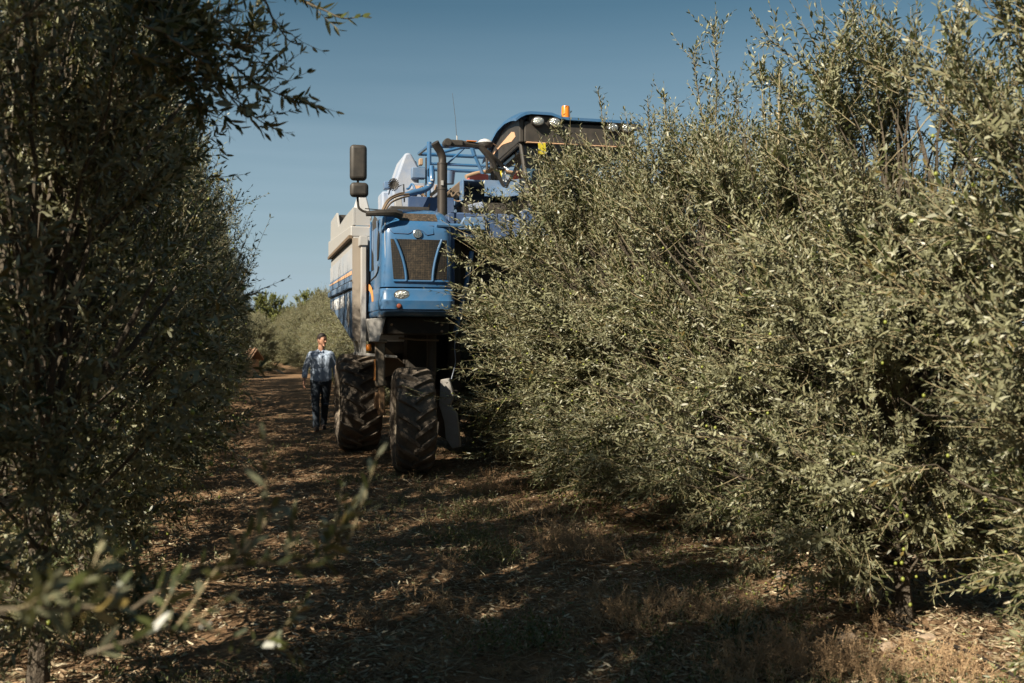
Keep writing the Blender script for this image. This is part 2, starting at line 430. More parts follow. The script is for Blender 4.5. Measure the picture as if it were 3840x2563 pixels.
# ------------------------------------------------------------------ ground
def ground():
    xs = np.concatenate([-np.geomspace(1500, 9, 40), np.arange(-8.9, 8.9, 0.05), np.geomspace(9, 1500, 40)])
    ys = np.concatenate([-np.geomspace(1500, 2.1, 30), np.arange(-2, 3.5, .25), np.arange(3.6, 14, 0.045), np.arange(14.05, 30, .1), np.geomspace(30.5, 2500, 60)])
    X, Y = np.meshgrid(xs, ys)
    V = np.stack([X, Y, gh(X, Y)], -1).reshape(-1, 3)
    nx, ny = len(xs), len(ys)
    i = (np.arange(ny - 1)[:, None] * nx + np.arange(nx - 1)[None, :])
    F = np.stack([i, i + 1, i + nx + 1, i + nx], -1).reshape(-1, 4)
    a = Acc(); a.add(V, [F])
    m = bpy.data.materials.new("dry_soil"); m.use_nodes = True
    t = m.node_tree; b = t.nodes["Principled BSDF"]; b.inputs["Roughness"].default_value = 0.95; b.inputs["Specular IOR Level"].default_value = 0.1
    tc = t.nodes.new("ShaderNodeTexCoord")
    def noise(s, d):
        n = t.nodes.new("ShaderNodeTexNoise"); n.inputs["Scale"].default_value = s; n.inputs["Detail"].default_value = d; n.inputs["Roughness"].default_value = .7
        t.links.new(tc.outputs["Object"], n.inputs["Vector"]); return n
    n1, n2 = noise(1.3, 8), noise(26, 8)
    r1 = t.nodes.new("ShaderNodeValToRGB"); e = r1.color_ramp.elements
    e[0].position = .35; e[0].color = (0.190, 0.118, 0.068, 1); e[1].position = .7; e[1].color = (0.42, 0.29, 0.18, 1)
    r2 = t.nodes.new("ShaderNodeValToRGB"); e = r2.color_ramp.elements
    e[0].position = .35; e[0].color = (0.45, 0.42, 0.40, 1); e[1].position = .68; e[1].color = (1.25, 1.2, 1.15, 1)
    mx = t.nodes.new("ShaderNodeMix"); mx.data_type = 'RGBA'; mx.blend_type = 'MULTIPLY'; mx.inputs[0].default_value = 1
    t.links.new(n1.outputs["Fac"], r1.inputs[0]); t.links.new(n2.outputs["Fac"], r2.inputs[0])
    t.links.new(r1.outputs[0], mx.inputs[6]); t.links.new(r2.outputs[0], mx.inputs[7]); t.links.new(mx.outputs[2], b.inputs["Base Color"])
    bp = t.nodes.new("ShaderNodeBump"); bp.inputs["Strength"].default_value = 1; bp.inputs["Distance"].default_value = .03
    t.links.new(n2.outputs["Fac"], bp.inputs["Height"]); t.links.new(bp.outputs[0], b.inputs["Normal"])
    o = a.build("ground", [m], smooth=True)
    tag(o, kind='structure')
ground()
mroad = mat("pale_track", (0.42, 0.33, 0.25), 0.95, dust=0.5, dcol=(0.34, 0.25, 0.18), scale=1.2, bump=0.4)
bm = B()
vs = [bm.verts.new(p) for p in ((-60, 44, 0.03), (-11.4, 40.5, 0.03), (-12.0, 45.2, 0.03), (-58, 50, 0.03))]
bm.faces.new(vs)
tag(obj("road", bm, mroad, smooth=False), kind='structure')

# ------------------------------------------------------------------ harvester
HV = bpy.data.objects.new("olive_harvester", None); C.objects.link(HV)
HV.location = (-1.23, 12.3, 0); HV.rotation_euler = (0, 0, TH)
tag(HV, "tall blue straddle olive harvester straddling the sunlit olive row", "harvester")

def ringpts(xl_, xr_, yf, yb, r, bow=0.03, k=5):
    pts = [(xl_, yb)]
    for i in range(k + 1):
        a = math.pi + (math.pi / 2) * i / k
        pts.append((xl_ + r + r * math.cos(a), yf + r + r * math.sin(a)))
    nf = 6
    for i in range(1, nf):
        pts.append((xl_ + r + (xr_ - xl_ - 2 * r) * i / nf, yf))
    for i in range(k + 1):
        a = 1.5 * math.pi + (math.pi / 2) * i / k
        pts.append((xr_ - r + r * math.cos(a), yf + r + r * math.sin(a)))
    pts.append((xr_, yb))
    xm = (xl_ + xr_) / 2; hw = (xr_ - xl_) / 2
    return [(x, y - (bow * (1 - ((x - xm) / hw) ** 2) if y < yf + r * 1.01 else 0)) for x, y in pts]
def loft(bm, levels, yb, r, bow=0.03):
    rings = []
    for z, yf, a, b in levels:
        rings.append([bm.verts.new((x, y, z)) for x, y in ringpts(a, b, yf, yb, r, bow)])
    for p, q in zip(rings, rings[1:]):
        n = len(p)
        for i in range(n):
            bm.faces.new((p[i], p[(i + 1) % n], q[(i + 1) % n], q[i]))
    bm.faces.new(rings[0][::-1]); bm.faces.new(rings[-1])
    bmesh.ops.recalc_face_normals(bm, faces=bm.faces)
    return bm
HL = [(2.265, -.445, -.44, .42), (2.32, -.455, -.435, .42), (2.9, -.45, -.425, .415), (2.98, -.43, -.42, .41), (3.05, -.385, -.41, .405), (3.12, -.31, -.40, .39),
      (3.18, -.20, -.38, .37), (3.225, -.06, -.35, .34), (3.26, .12, -.31, .30), (3.285, .4, -.27, .26)]
hood = obj("engine_hood", loft(B(), HL, 1.7, .11), [M['blue']], HV)
def hy(x, z):
    for (z0, y0, a0, b0), (z1, y1, a1, b1) in zip(HL, HL[1:]):
        if z0 <= z <= z1:
            f = (z - z0) / (z1 - z0); y = y0 + (y1 - y0) * f; a = a0 + (a1 - a0) * f; b = b0 + (b1 - b0) * f
            xm = (a + b) / 2; hw = (b - a) / 2
            yy = y - .03 * (1 - ((x - xm) / hw) ** 2)
            e = min(x - a, b - x)
            if e < .11: yy = y + .11 - math.sqrt(max(0, .11 ** 2 - (.11 - e) ** 2)) - .03 * (1 - ((x - xm) / hw) ** 2)
            return yy
    return -.45
def face_patch(bm, left, right, z0, z1, off, nz=14, nx=10, thick=.012):
    """patch hugging the hood front between curves left(z), right(z), standing off the skin"""
    g = []
    for i in range(nz + 1):
        z = z0 + (z1 - z0) * i / nz; a, b = left(z), right(z)
        g.append([bm.verts.new((a + (b - a) * j / nx, hy(a + (b - a) * j / nx, z) - off, z)) for j in range(nx + 1)])
    h = [[bm.verts.new(v.co + Vector((0, thick, 0))) for v in row] for row in g]
    for i in range(nz):
        for j in range(nx):
            bm.faces.new((g[i][j], g[i][j + 1], g[i + 1][j + 1], g[i + 1][j]))
            bm.faces.new((h[i][j], h[i + 1][j], h[i + 1][j + 1], h[i][j + 1]))
    edge = g[0] + [r_[-1] for r_ in g[1:]] + g[-1][-2::-1] + [r_[0] for r_ in g[-2:0:-1]]
    edgh = h[0] + [r_[-1] for r_ in h[1:]] + h[-1][-2::-1] + [r_[0] for r_ in h[-2:0:-1]]
    n = len(edge)
    for i in range(n):
        bm.faces.new((edge[i], edgh[i], edgh[(i + 1) % n], edge[(i + 1) % n]))
    bmesh.ops.recalc_face_normals(bm, faces=bm.faces)
    return bm
def lerp(a, b, t): return a + (b - a) * t
zt, zb_ = 2.83, 2.34
cl = lambda z: lerp(-.135, -.265, max(0, (z - zb_) / (zt - zb_)) ** 1.8)
cr = lambda z: lerp(.150, .262, max(0, (z - zb_) / (zt - zb_)) ** 1.8)
g = obj("grille", face_patch(B(), cl, cr, zb_, zt, .006), [M['grille']], hood); g['label'] = "central black perforated radiator grille"
g = obj("grille", face_patch(B(), lambda z: lerp(-.300, -.335, (z - 2.36) / .47), lambda z: max(cl(z) - .035, -.33), 2.36, 2.83, .006), [M['grille']], hood)
g = obj("grille", face_patch(B(), lambda z: min(cr(z) + .035, .34), lambda z: .345, 2.36, 2.83, .006), [M['grille']], hood)
for f, s in ((cl, -1), (cr, 1)):
    P = [(f(z) + s * .016, hy(f(z), z) - .014, z) for z in [zb_ - .005 + (zt + .01 - zb_) * i / 14 for i in range(15)]]
    obj("grille_bar", tube(B(), P, .015, 8), [M['blue']], hood)
P = [(x, hy(x, 2.333) - .008, 2.333) for x in [-.30 + .66 * i / 16 for i in range(17)]]
obj("grille_lip", tube(B(), P, .012, 8), [M['blue']], hood)
# upper access panel with badge
P = [(-.385, 3.0), (.185, 3.0), (.18, 2.90), (.10, 2.885), (.075, 2.90), (.05, 2.93), (.01, 2.945), (-.03, 2.945), (-.07, 2.93), (-.10, 2.905), (-.13, 2.895), (-.30, 2.90), (-.34, 2.94)]
P = [(x, hy(x, z) - .004, z) for x, z in P]
obj("panel_seam", tube(B(), [Vector(p) for p in P] + [Vector(P[0])], .0045, 5), [M['navy']], hood)
bd = lathe(B(), [(.0, -.0), (.052, 0), (.054, -.012), (.046, -.018), (.044, -.014), (.0, -.016)][1:5], 28, 'Y', (-.015, hy(-.015, 2.9) - .001, 2.895))
badge = obj("badge", bd, [M['chrome']], hood); badge['label'] = "round chrome badge with a leaf emblem"
bm = B()
yb = hy(-.015, 2.9) - .019
for s in (-1, 0, 1):
    x0 = -.015 + s * .015
    hgt = .036 if s == 0 else .028
    prism(bm, [(x0, yb, 2.862), (x0 + s * .012 + .006, yb, 2.862 + hgt * .9), (x0 + s * .018, yb, 2.862 + hgt * 1.9), (x0 + s * .006 - .006, yb, 2.862 + hgt)], (0, -.004, 0))
obj("leaf_emblem", bm, [mat("badge_dark", (0.12, 0.12, 0.12), .4)], badge, smooth=False)
# bonnet vent and roof vent
g = obj("bonnet_vent", face_patch(B(), lambda z: lerp(-.20, -.29, (z - 3.06) / .1), lambda z: .24, 3.06, 3.165, .006, 6, 10), [M['slats']], hood)
bm = B(); box(bm, (-.27, .02, 3.24), (.22, .34, 3.288))
obj("roof_vent", bm, [M['black']], hood, bevel=.01)
# seam where the side joins the front and the lower side door line
for x0 in (-.395,):
    P = [(x0 + .01, -.42, 2.27), (x0 + .005, -.425, 2.6), (x0 + .0, -.42, 2.9), (x0 + .01, -.36, 3.05), (x0 + .03, -.2, 3.18), (x0 + .07, .05, 3.245)]
    obj("hood_seam", tube(B(), P, .005, 5, curve=True), [M['white_plastic']], hood)
obj("side_seam", tube(B(), [(-.441, 1.4, 2.36), (-.441, .1, 2.43), (-.441, -.1, 2.47), (-.441, -.2, 2.52)], .008, 5), [M['chassis']], hood)
def side_vent(pts, m='grille'):
    bm = B(); prism(bm, [(-.428 - .005, y, z) for y, z in pts], (-.008, 0, 0)); o = obj("side_vent", bm, [M[m]], hood, smooth=False); return o
side_vent([(.85, 2.52), (.90, 2.70), (.80, 2.84), (.66, 2.86), (.40, 2.72), (.32, 2.52)])
side_vent([(-.02, 2.60), (-.03, 2.82), (-.09, 2.93), (-.17, 2.95), (-.2, 2.80), (-.14, 2.62)])
bm = B(); prism(bm, [(-.425, y, z) for y, z in [(.50, 3.02), (.50, 3.15), (.30, 3.19), (.10, 3.14), (.06, 3.02)]], (-.012, 0, 0)); obj("side_vent", bm, [M['black']], hood, bevel=.004)
bm = B(); prism(bm, [(-.425, y, z) for y, z in [(.95, 3.02), (.95, 3.14), (.72, 3.14), (.72, 3.02)]], (-.006, 0, 0)); obj("side_reflector", bm, [M['peach']], hood)
# bumper
BL = [(1.915, -.40, -.44, .42), (1.93, -.46, -.455, .43), (1.975, -.50, -.462, .437), (1.98, -.475, -.45, .43), (1.995, -.475, -.45, .43), (2.0, -.51, -.465, .44), (2.10, -.525, -.468, .442), (2.115, -.515, -.46, .436), (2.225, -.50, -.458, .434), (2.245, -.475, -.45, .43)]
bump = obj("bumper", loft(B(), BL, 1.7, .09), [M['blue']], HV)
def ell(bm, c, rx, rz, y0, y1, n=28, dome=0.0):
    cx, cz = c
    front = [bm.verts.new((cx + rx * math.cos(a), y1, cz + rz * math.sin(a))) for a in [2 * math.pi * k / n for k in range(n)]]
    back = [bm.verts.new((cx + rx * math.cos(a), y0, cz + rz * math.sin(a))) for a in [2 * math.pi * k / n for k in range(n)]]
    mid = [bm.verts.new((cx + rx * .6 * math.cos(a), y1 - dome, cz + rz * .6 * math.sin(a))) for a in [2 * math.pi * k / n for k in range(n)]]
    for k in range(n):
        bm.faces.new((back[k], back[(k + 1) % n], front[(k + 1) % n], front[k]))
        bm.faces.new((front[k], front[(k + 1) % n], mid[(k + 1) % n], mid[k]))
    bm.faces.new(mid); bm.faces.new(back[::-1])
    bmesh.ops.recalc_face_normals(bm, faces=bm.faces)
    return bm
hl = obj("headlight", ell(B(), (-.205, 2.165), .098, .064, -.45, -.532, dome=.002), [M['black']], bump)
obj("lens", ell(B(), (-.205, 2.165), .086, .053, -.50, -.538, dome=.012), [M['lampglass']], hl)
obj("headlight_shroud", ell(B(), (-.135, 2.150), .11, .052, -.45, -.530, dome=.004), [M['blue']], bump)
il = obj("indicator_light", ell(B(), (-.245, 2.035), .034, .033, -.48, -.545, dome=.002), [M['black']], bump)
obj("lens", ell(B(), (-.245, 2.035), .026, .026, -.50, -.551, dome=.006), [M['redlens']], il)
# orange arc and small lettering on the side
def arc_decal(parent):
    bm = B(); n = 16; o_, i_ = [], []
    for k in range(n + 1):
        t = k / n
        if t < .45:
            s = t / .45; y = lerp(1.45, .72, s); z = lerp(2.34, 2.355, s); wv = lerp(.075, .08, s); nn = (0, -1)
            o_.append((y, z)); i_.append((y, z - wv))
        else:
            s = (t - .45) / .55; a = s * math.pi / 2
            o_.append((.72 - .56 * math.sin(a), 2.115 + .24 * math.cos(a))); i_.append((.72 - .40 * math.sin(a), 2.115 + .16 * math.cos(a)))
    for k in range(n):
        a = [bm.verts.new((-.4625, *p)) for p in (o_[k], o_[k + 1], i_[k + 1], i_[k])]
        bm.faces.new(a)
    bmesh.ops.remove_doubles(bm, verts=bm.verts, dist=.0005)
    bmesh.ops.solidify(bm, geom=bm.faces[:], thickness=.003)
    return bm
bm = B(); box(bm, (-.4585, -.33, 2.10), (-.445, 1.6, 2.262)); obj("lower_side_panel", bm, [M['blue_dusty']], bump, bevel=.003)
o = obj("arc_stripe", arc_decal(None), [M['orange']], bump, smooth=False); o['label'] = "orange arc stripe on the side"
for v_ in o.data.vertices: v_.co.z = min(v_.co.z, 2.40) - .0
def text(name, s, size, loc, rot, m, parent, sx_=1.0, ext=.002, font_bold=.0):
    cu = bpy.data.curves.new(name, 'FONT'); cu.body = s; cu.size = size; cu.extrude = ext; cu.offset = font_bold; cu.align_x = 'LEFT'
    tmp = bpy.data.objects.new("tmp", cu); C.objects.link(tmp)
    me = bpy.data.meshes.new_from_object(tmp); bpy.data.objects.remove(tmp); me.materials.clear(); me.materials.append(m)
    o = bpy.data.objects.new(name, me); C.objects.link(o); o.parent = parent
    o.location = loc; o.rotation_euler = rot; o.scale = (sx_, 1, 1)
    return o
SR = (R(90), 0, R(-90))       # reads from far to near on the machine's left side
text("lettering", "90", .10, (-.4655, 1.28, 2.135), SR, M['white'], bump, 1.9, font_bold=.003)
text("lettering", "LSP", .05, (-.4655, .98, 2.150), SR, M['white'], bump, 2.0)
# upper side panel, dusty
bm = B(); prism(bm, [(-.430, y, z) for y, z in [(1.6, 2.30), (1.6, 3.10), (.02, 3.10), (-.03, 2.9), (-.05, 2.56), (.02, 2.46), (.2, 2.40)]], (-.006, 0, 0))
obj("side_door", bm, [M['blue_dusty']], hood, smooth=False)
# mirror assembly
arm = obj("mirror_arm", tube(B(), [(-.22, -.42, 3.12), (-.30, -.50, 3.135), (-.45, -.53, 3.125), (-.63, -.53, 3.11)], [.055, .05, .04, .03], 8), [M['black']], HV)
for v_ in arm.data.vertices: v_.co.y = -.5 + (v_.co.y + .5) * .8
obj("mirror_stay", tube(B(), [(-.62, -.52, 3.13), (-.68, -.52, 3.15), (-.722, -.52, 3.22), (-.722, -.52, 3.50)], .014, 8, curve=True), [M['black']], arm)
obj("support_rod", tube(B(), [(-.64, -.52, 3.17), (-.50, -.50, 3.165), (-.36, -.45, 3.17)], .006, 6), [M['black']], arm)
def rbox(name, lo, hi, m, parent, bev, seg=4):
    bm = B(); box(bm, lo, hi); return obj(name, bm, m, parent, bevel=bev, seg=seg)
o = rbox("mirror_head", (-.818, -.60, 3.49), (-.622, -.48, 3.905), [M['black']], arm, .045); o['label'] = "tall upper mirror head seen from behind"
o = rbox("mirror_head", (-.818, -.61, 3.295), (-.605, -.49, 3.465), [M['black']], arm, .045); o['label'] = "small lower mirror head"
# side handle tube and rail
obj("grab_rail", tube(B(), [(-.47, .35, 3.12), (-.475, .35, 2.5)], .012, 8), [M['blue']], hood)
obj("blue_rail", tube(B(), [(.22, -.44, 3.01), (.75, -.44, 3.015)], .026, 8), [M['blue']], HV)
# chassis under the hood
bm = B()
box(bm, (-.36, -.30, 1.70), (.40, 1.7, 1.914))
box(bm, (.02, .55, .95), (.40, 2.9, 1.72)); box(bm, (-.30, .9, 1.45), (.10, 2.2, 1.72))
box(bm, (-.22, 1.0, 1.0), (.05, 1.12, 1.5), Matrix.Rotation(R(35), 3, 'Y'))
obj("chassis", bm, [M['chassis']], HV, bevel=.02)
bm = B(); box(bm, (.42, -.15, 1.95), (.50, 4.6, 3.2)); obj("tunnel_wall", bm, [M['navy']], HV, bevel=.01)
bm = B(); prism(bm, [(-.60, -.30, 1.885), (-.37, -.34, 1.905), (-.455, -.34, 1.615), (-.555, -.30, 1.615)], (.02, .28, 0)); obj("bracket_plate", bm, [M['silver']], HV, bevel=.006)
bm = B(); box(bm, (-.47, -.16, 1.07), (-.36, -.04, 1.62)); box(bm, (-.50, -.2, 1.6), (-.33, 0, 1.64)); obj("leg_column", bm, [mat("weathered_column", (0.16, 0.13, 0.10), .7, dust=.7, dcol=(0.36, .30, .23), scale=20)], HV, bevel=.02)
bm = B(); box(bm, (-.43, -.17, .72), (-.36, -.02, 1.06)); box(bm, (-.47, -.12, .80), (-.42, .04, 1.0)); obj("axle_bracket", bm, [M['rust']], HV, bevel=.01)
obj("leg_cylinder", tube(B(), [(.26, .12, 2.0), (.26, .12, 1.20), (.26, .12, 1.19), (.25, .1, .9)], [.062, .062, .05, .05], 16), [M['pipe']], HV)
o = obj("marker_light", lathe(B(), [(.022, 1.50), (.032, 1.505), (.034, 1.53), (.034, 1.57), (.024, 1.585)], 14, 'Z', (-.56, -.2, 0)), [M['amber']], HV)
obj("warning_strip", box(B(), (-.487, -.18, 1.15), (-.474, -.10, 1.40)), [M['orange']], HV, smooth=False)
# catching plates and blue ram on the inner side of the front wheel
bm = B(); prism(bm, [(.36, .05, 1.14), (.46, .02, 1.16), (.52, .0, .95), (.47, 0, .82), (.55, -.02, .72), (.60, 0, .30), (.50, 0, .28), (.42, .02, .40), (.40, .03, .62), (.34, .05, .82)], (.03, .05, 0)); obj("catcher_plate", bm, [mat("grey_polymer", (0.34, .34, .34), .6, dust=.5, dcol=(.25, .21, .17))], HV, bevel=.008)
bm = B(); box(bm, (.50, .2, .35), (.62, 3.6, 1.0)); obj("catcher_conveyor", bm, [M['chassis']], HV, bevel=.02)
obj("hydraulic_ram", tube(B(), [(.76, .05, 2.75), (.68, .05, 2.3), (.58, .05, 1.85)], [.03, .03, .03], 10), [M['blue']], HV)
obj("ram_rod", tube(B(), [(.58, .05, 1.87), (.55, .05, 1.72)], .032, 10), [M['blue']], HV)
obj("cable", tube(B(), [(.55, .0, 1.75), (.53, 0, 1.55), (.54, 0, 1.35), (.49, 0, 1.15)], .006, 6, curve=True), [M['blue_pale']], HV)
obj("cross_pipe", tube(B(), [(-.2, -.2, 1.66), (.0, -.18, 1.64), (.3, -.15, 1.63)], .012, 8), [M['brown']], HV)
bm = B(); prism(bm, [(-.22, .9, 1.55), (.05, .85, 1.30), (.0, .85, 1.22), (-.22, .9, 1.15)], (.0, .05, 0)); obj("mud_flap", bm, [M['brown']], HV)

bm = B(); box(bm, (.56, .6, .55), (.74, 3.9, 2.95)); obj("picking_head", bm, [M['chassis']], HV, bevel=.04)
bm = B(); box(bm, (3.0, .6, .55), (3.18, 3.9, 2.95)); obj("picking_head", bm, [M['chassis']], HV, bevel=.04)
obj("tunnel_dark_panel", box(B(), (.50, 1.05, 2.0), (3.3, 1.10, 3.24)), [M['chassis']], HV)  # dark panel added to fill the tunnel's darkness and cover the sky gap
# wheels
def wheel(loc, Rr, Wd, label, steer=0.0):
    rim_r = Rr * .54
    bm = B()
    h = Wd / 2
    lathe(bm, [(rim_r * .93, -h * .62), (rim_r, -h * .80), (rim_r * 1.03, -h * .72), (rim_r * .98, -h * .5), (rim_r * .5, -h * .30), (rim_r * .35, -h * .36), (rim_r * .32, -h * .42), (0.04, -h * .42), (0.04, h * .5), (rim_r * .98, h * .5), (rim_r * 1.03, h * .8), (rim_r, h * .8)], 40, 'X')
    for k in range(8):
        a = 2 * math.pi * k / 8
        lathe(bm, [(.014, -h * .40), (.014, -h * .34 - .02), (.008, -h * .34 - .05)], 6, 'X', (0, rim_r * .42 * math.cos(a), rim_r * .42 * math.sin(a)))
    wobj = obj("wheel", bm, [M['rim']], HV); wobj['label'] = label
    wobj.location = loc; wobj.rotation_euler = (0, 0, steer)
    bm = B(); c = Rr - .045
    lathe(bm, [(rim_r * 1.0, -h * .78), (rim_r * 1.08, -h * .90), (lerp(rim_r, c, .45), -h * 1.0), (lerp(rim_r, c, .75), -h * .98), (c * .965, -h * .90), (c * .99, -h * .72), (c, -h * .3), (c, h * .3), (c * .99, h * .72), (c * .965, h * .90), (lerp(rim_r, c, .75), h * .98), (lerp(rim_r, c, .45), h), (rim_r * 1.08, h * .9), (rim_r, h * .78), (rim_r * .97, 0)], 64, 'X', close=True)
    nl = 19
    for s in (-1, 1):
        for k in range(nl):
            a0 = 2 * math.pi * (k + (.5 if s > 0 else 0)) / nl
            rings = []
            m = 7
            for i in range(m + 1):
                t = i / m
                x = s * lerp(-.03, h * 1.0, t)
                a = a0 + .34 * t ** .9 * (.9)
                base = c - .02 if t < .8 else c - .02 - .09 * ((t - .8) / .2) ** 1.5
                top = Rr if t < .75 else Rr - .085 * ((t - .75) / .25) ** 1.6
                wd = lerp(.055, .085, t) / Rr / 2
                ring = []
                for rr, da in ((base, -wd * 1.25), (top, -wd * .8), (top, wd * .8), (base, wd * 1.25)):
                    ring.append(bm.verts.new((x, rr * math.sin(a + da), rr * math.cos(a + da))))
                rings.append(ring)
            fs = []
            for p, q in zip(rings, rings[1:]):
                for i in range(4):
                    fs.append(bm.faces.new((p[i], p[(i + 1) % 4], q[(i + 1) % 4], q[i])))
            fs.append(bm.faces.new(rings[0][::-1])); fs.append(bm.faces.new(rings[-1]))
            bmesh.ops.recalc_face_normals(bm, faces=fs)
    t = obj("tyre", bm, [M['tyre']], wobj, bevel=0)
    return wobj
wheel((.0, 0, .645), .655, .48, "front wheel with a dusty lugged tyre", R(-3))
wheel((-.37, 3.0, .715), .725, .62, "wider rear wheel with a dusty lugged tyre")
wheel((3.3, 0, .645), .655, .48, "front wheel on the far side of the row")
wheel((3.75, 3.0, .715), .725, .62, "rear wheel on the far side of the row")

# hopper
hop = None
XS = -.65
YN, YF = .82, 4.6
def side_poly(pts, x, d, name, m, parent, bev=.004):
    bm = B(); prism(bm, [(x, y, z) for y, z in pts], (d, 0, 0)); return obj(name, bm, m, parent, smooth=False, bevel=bev)
hop = side_poly([(YN, 1.62), (YN, 2.98), (YF, 2.98), (YF, 2.15), (3.9, 2.12), (1.05, 1.62)], XS + .004, .9, "hopper", [M['silver']], HV, .01)
side_poly([(YN, 2.98), (YN, 3.12), (YF + .15, 3.30), (YF + .15, 3.0)], XS - .03, 1.0, "hopper_rim", [M['silver']], hop, .015)
bm = B()
prism(bm, [(XS + .0, YN, 3.13), (XS + .0, YN, 3.36), (XS + .0, 1.9, 3.38), (XS, 3.1, 3.36), (XS, 3.45, 3.62), (XS, YF, 3.62), (XS, YF + .1, 3.31)], (.03, 0, 0))
obj("hopper_extension", bm, [M['silver']], hop, smooth=False, bevel=.004)
bm = B(); prism(bm, [(XS + .03, YN, 3.13), (XS + .22, YN, 3.13), (XS + .22, YN, 3.30), (XS + .03, YN, 3.36)], (0, .03, 0)); obj("hopper_front_extension", bm, [M['silver']], hop, smooth=False)
bm = B(); box(bm, (XS + .05, 3.5, 3.35), (XS + .30, YF, 3.60)); obj("hopper_flap", bm, [M['black']], hop)
side_poly([(YN, 2.955), (YN, 3.00), (YF, 3.03), (YF, 2.985)], XS - .055, .05, "rim_groove", [M['brown']], hop)
side_poly([(YN, 2.56), (YF, 2.60), (YF, 2.84), (YN, 2.84)], XS - .010, .02, "upper_panel", [M['blue_pale']], hop).data.materials[0] = mat("hazy_grey_blue_paint", (0.30, .35, .42), .5, dust=.5, dcol=(.45, .43, .42), scale=1.5)
side_poly([(YN, 2.42), (YN, 2.56), (YF, 2.60), (YF, 2.46)], XS - .014, .02, "stripe_panel", [M['blue_dusty']], hop)
side_poly([(YN, 2.485), (YN, 2.54), (YF, 2.565), (YF, 2.545)], XS - .019, .006, "orange_stripe", [M['peach']], hop)
side_poly([(YN, 2.395), (YN, 2.42), (YF, 2.46), (YF, 2.435)], XS - .012, .02, "step_shade_strip", [M['chassis']], hop)  # shade of the step groove, put in as a solid dark strip
side_poly([(YN, 2.31), (YN, 2.395), (YF, 2.435), (YF, 2.35)], XS - .05, .055, "side_rib", [M['blue_dusty']], hop, .012)
side_poly([(YN, 1.66), (YN, 2.305), (YF, 2.345), (YF, 2.16), (3.96, 2.12), (1.06, 1.66)], XS - .008, .02, "lower_panel", [M['blue_dusty']], hop)
side_poly([(YN + .05, 2.285), (YN + .05, 2.30), (YF, 2.34), (YF, 2.325)], XS - .012, .006, "pale_stripe", [M['white_plastic']], hop)
tx = text("lettering", "NEW HOLLAND", .215, (XS - .012, 4.28, 2.115), SR, M['white'], hop, 1.52, font_bold=.009)
tx.rotation_euler = (R(90), 0, R(-90)); 
le = bpy.data.objects.new("leaf_logo", None)
bm = B()
def leafshape(bm, yc, z0, z1, wdt, skew):
    P = []
    for k in range(17):
        t = k / 16; P.append((yc + skew * t + wdt * math.sin(math.pi * t ** .7), lerp(z0, z1, t)))
    for k in range(15, 0, -1):
        t = k / 16; P.append((yc + skew * t - wdt * math.sin(math.pi * t ** .7), lerp(z0, z1, t)))
    prism(bm, [(XS - .012, y, z) for y, z in P], (-.003, 0, 0))
leafshape(bm, 1.33, 1.80, 2.16, .10, .17); leafshape(bm, 1.33, 1.80, 2.16, .10, -.17)
obj("leaf_logo", bm, [M['grey_leaf']], hop, smooth=False)
bm = B(); leafshape(bm, 1.36, 2.06, 2.27, .13, 0.0); obj("leaf_logo", bm, [M['white']], hop, smooth=False)
# near strut and end wall
bm = B(); prism(bm, [(-.66, YN - .03, 1.70), (-.52, YN - .03, 1.52), (-.47, YN - .03, 2.96), (-.66, YN - .03, 2.96)], (0, .025, 0)); obj("end_wall", bm, [mat("end_wall_grey", (.30, .26, .22), .7, dust=.3, dcol=(.3, .25, .2))], hop, smooth=False)
bm = B(); box(bm, (-.56, .62, 1.45), (-.50, .78, 2.90)); box(bm, (-.585, .60, 2.85), (-.48, .80, 2.97)); obj("corner_strut", bm, [M['silver']], hop, bevel=.006)
bm = B(); prism(bm, [(-.60, .8, 1.75), (-.50, .8, 1.78), (-.50, .8, 1.44), (-.56, .8, 1.44)], (.0, .7, 0)); prism(bm, [(-.6, .62, 1.44), (-.1, .62, 1.40), (-.1, 1.4, 1.40), (-.6, 1.4, 1.44)], (0, 0, .035)); obj("strut_foot", bm, [M['silver']], hop, bevel=.006)

# exhaust
ex = obj("exhaust_pipe", tube(B(), [(.43, .3, 3.20), (.43, .3, 3.55), (.43, .3, 3.89)], .064, 24), [M['pipe']], HV)
obj("elbow", tube(B(), [(.43, .3, 3.88), (.43, .3, 3.96), (.405, .29, 4.03), (.36, .27, 4.09), (.325, .25, 4.14)], [.05, .05, .05, .052, .054], 20, curve=True), [M['pipe']], ex)
for z in (3.21, 3.56, 3.885):
    obj("clamp", lathe(B(), [(.060, z - .012), (.0685, z - .010), (.0685, z + .010), (.060, z + .012)], 24, 'Z', (.43, .3, 0)), [M['pipe']], ex)
bm = B(); box(bm, (.40, .22, 3.60), (.43, .236, 3.66)); obj("bracket", bm, [M['silver']], ex)
obj("exhaust_foot", tube(B(), [(.43, .32, 3.2), (.46, .36, 2.95)], .045, 16), [M['rust']], ex)

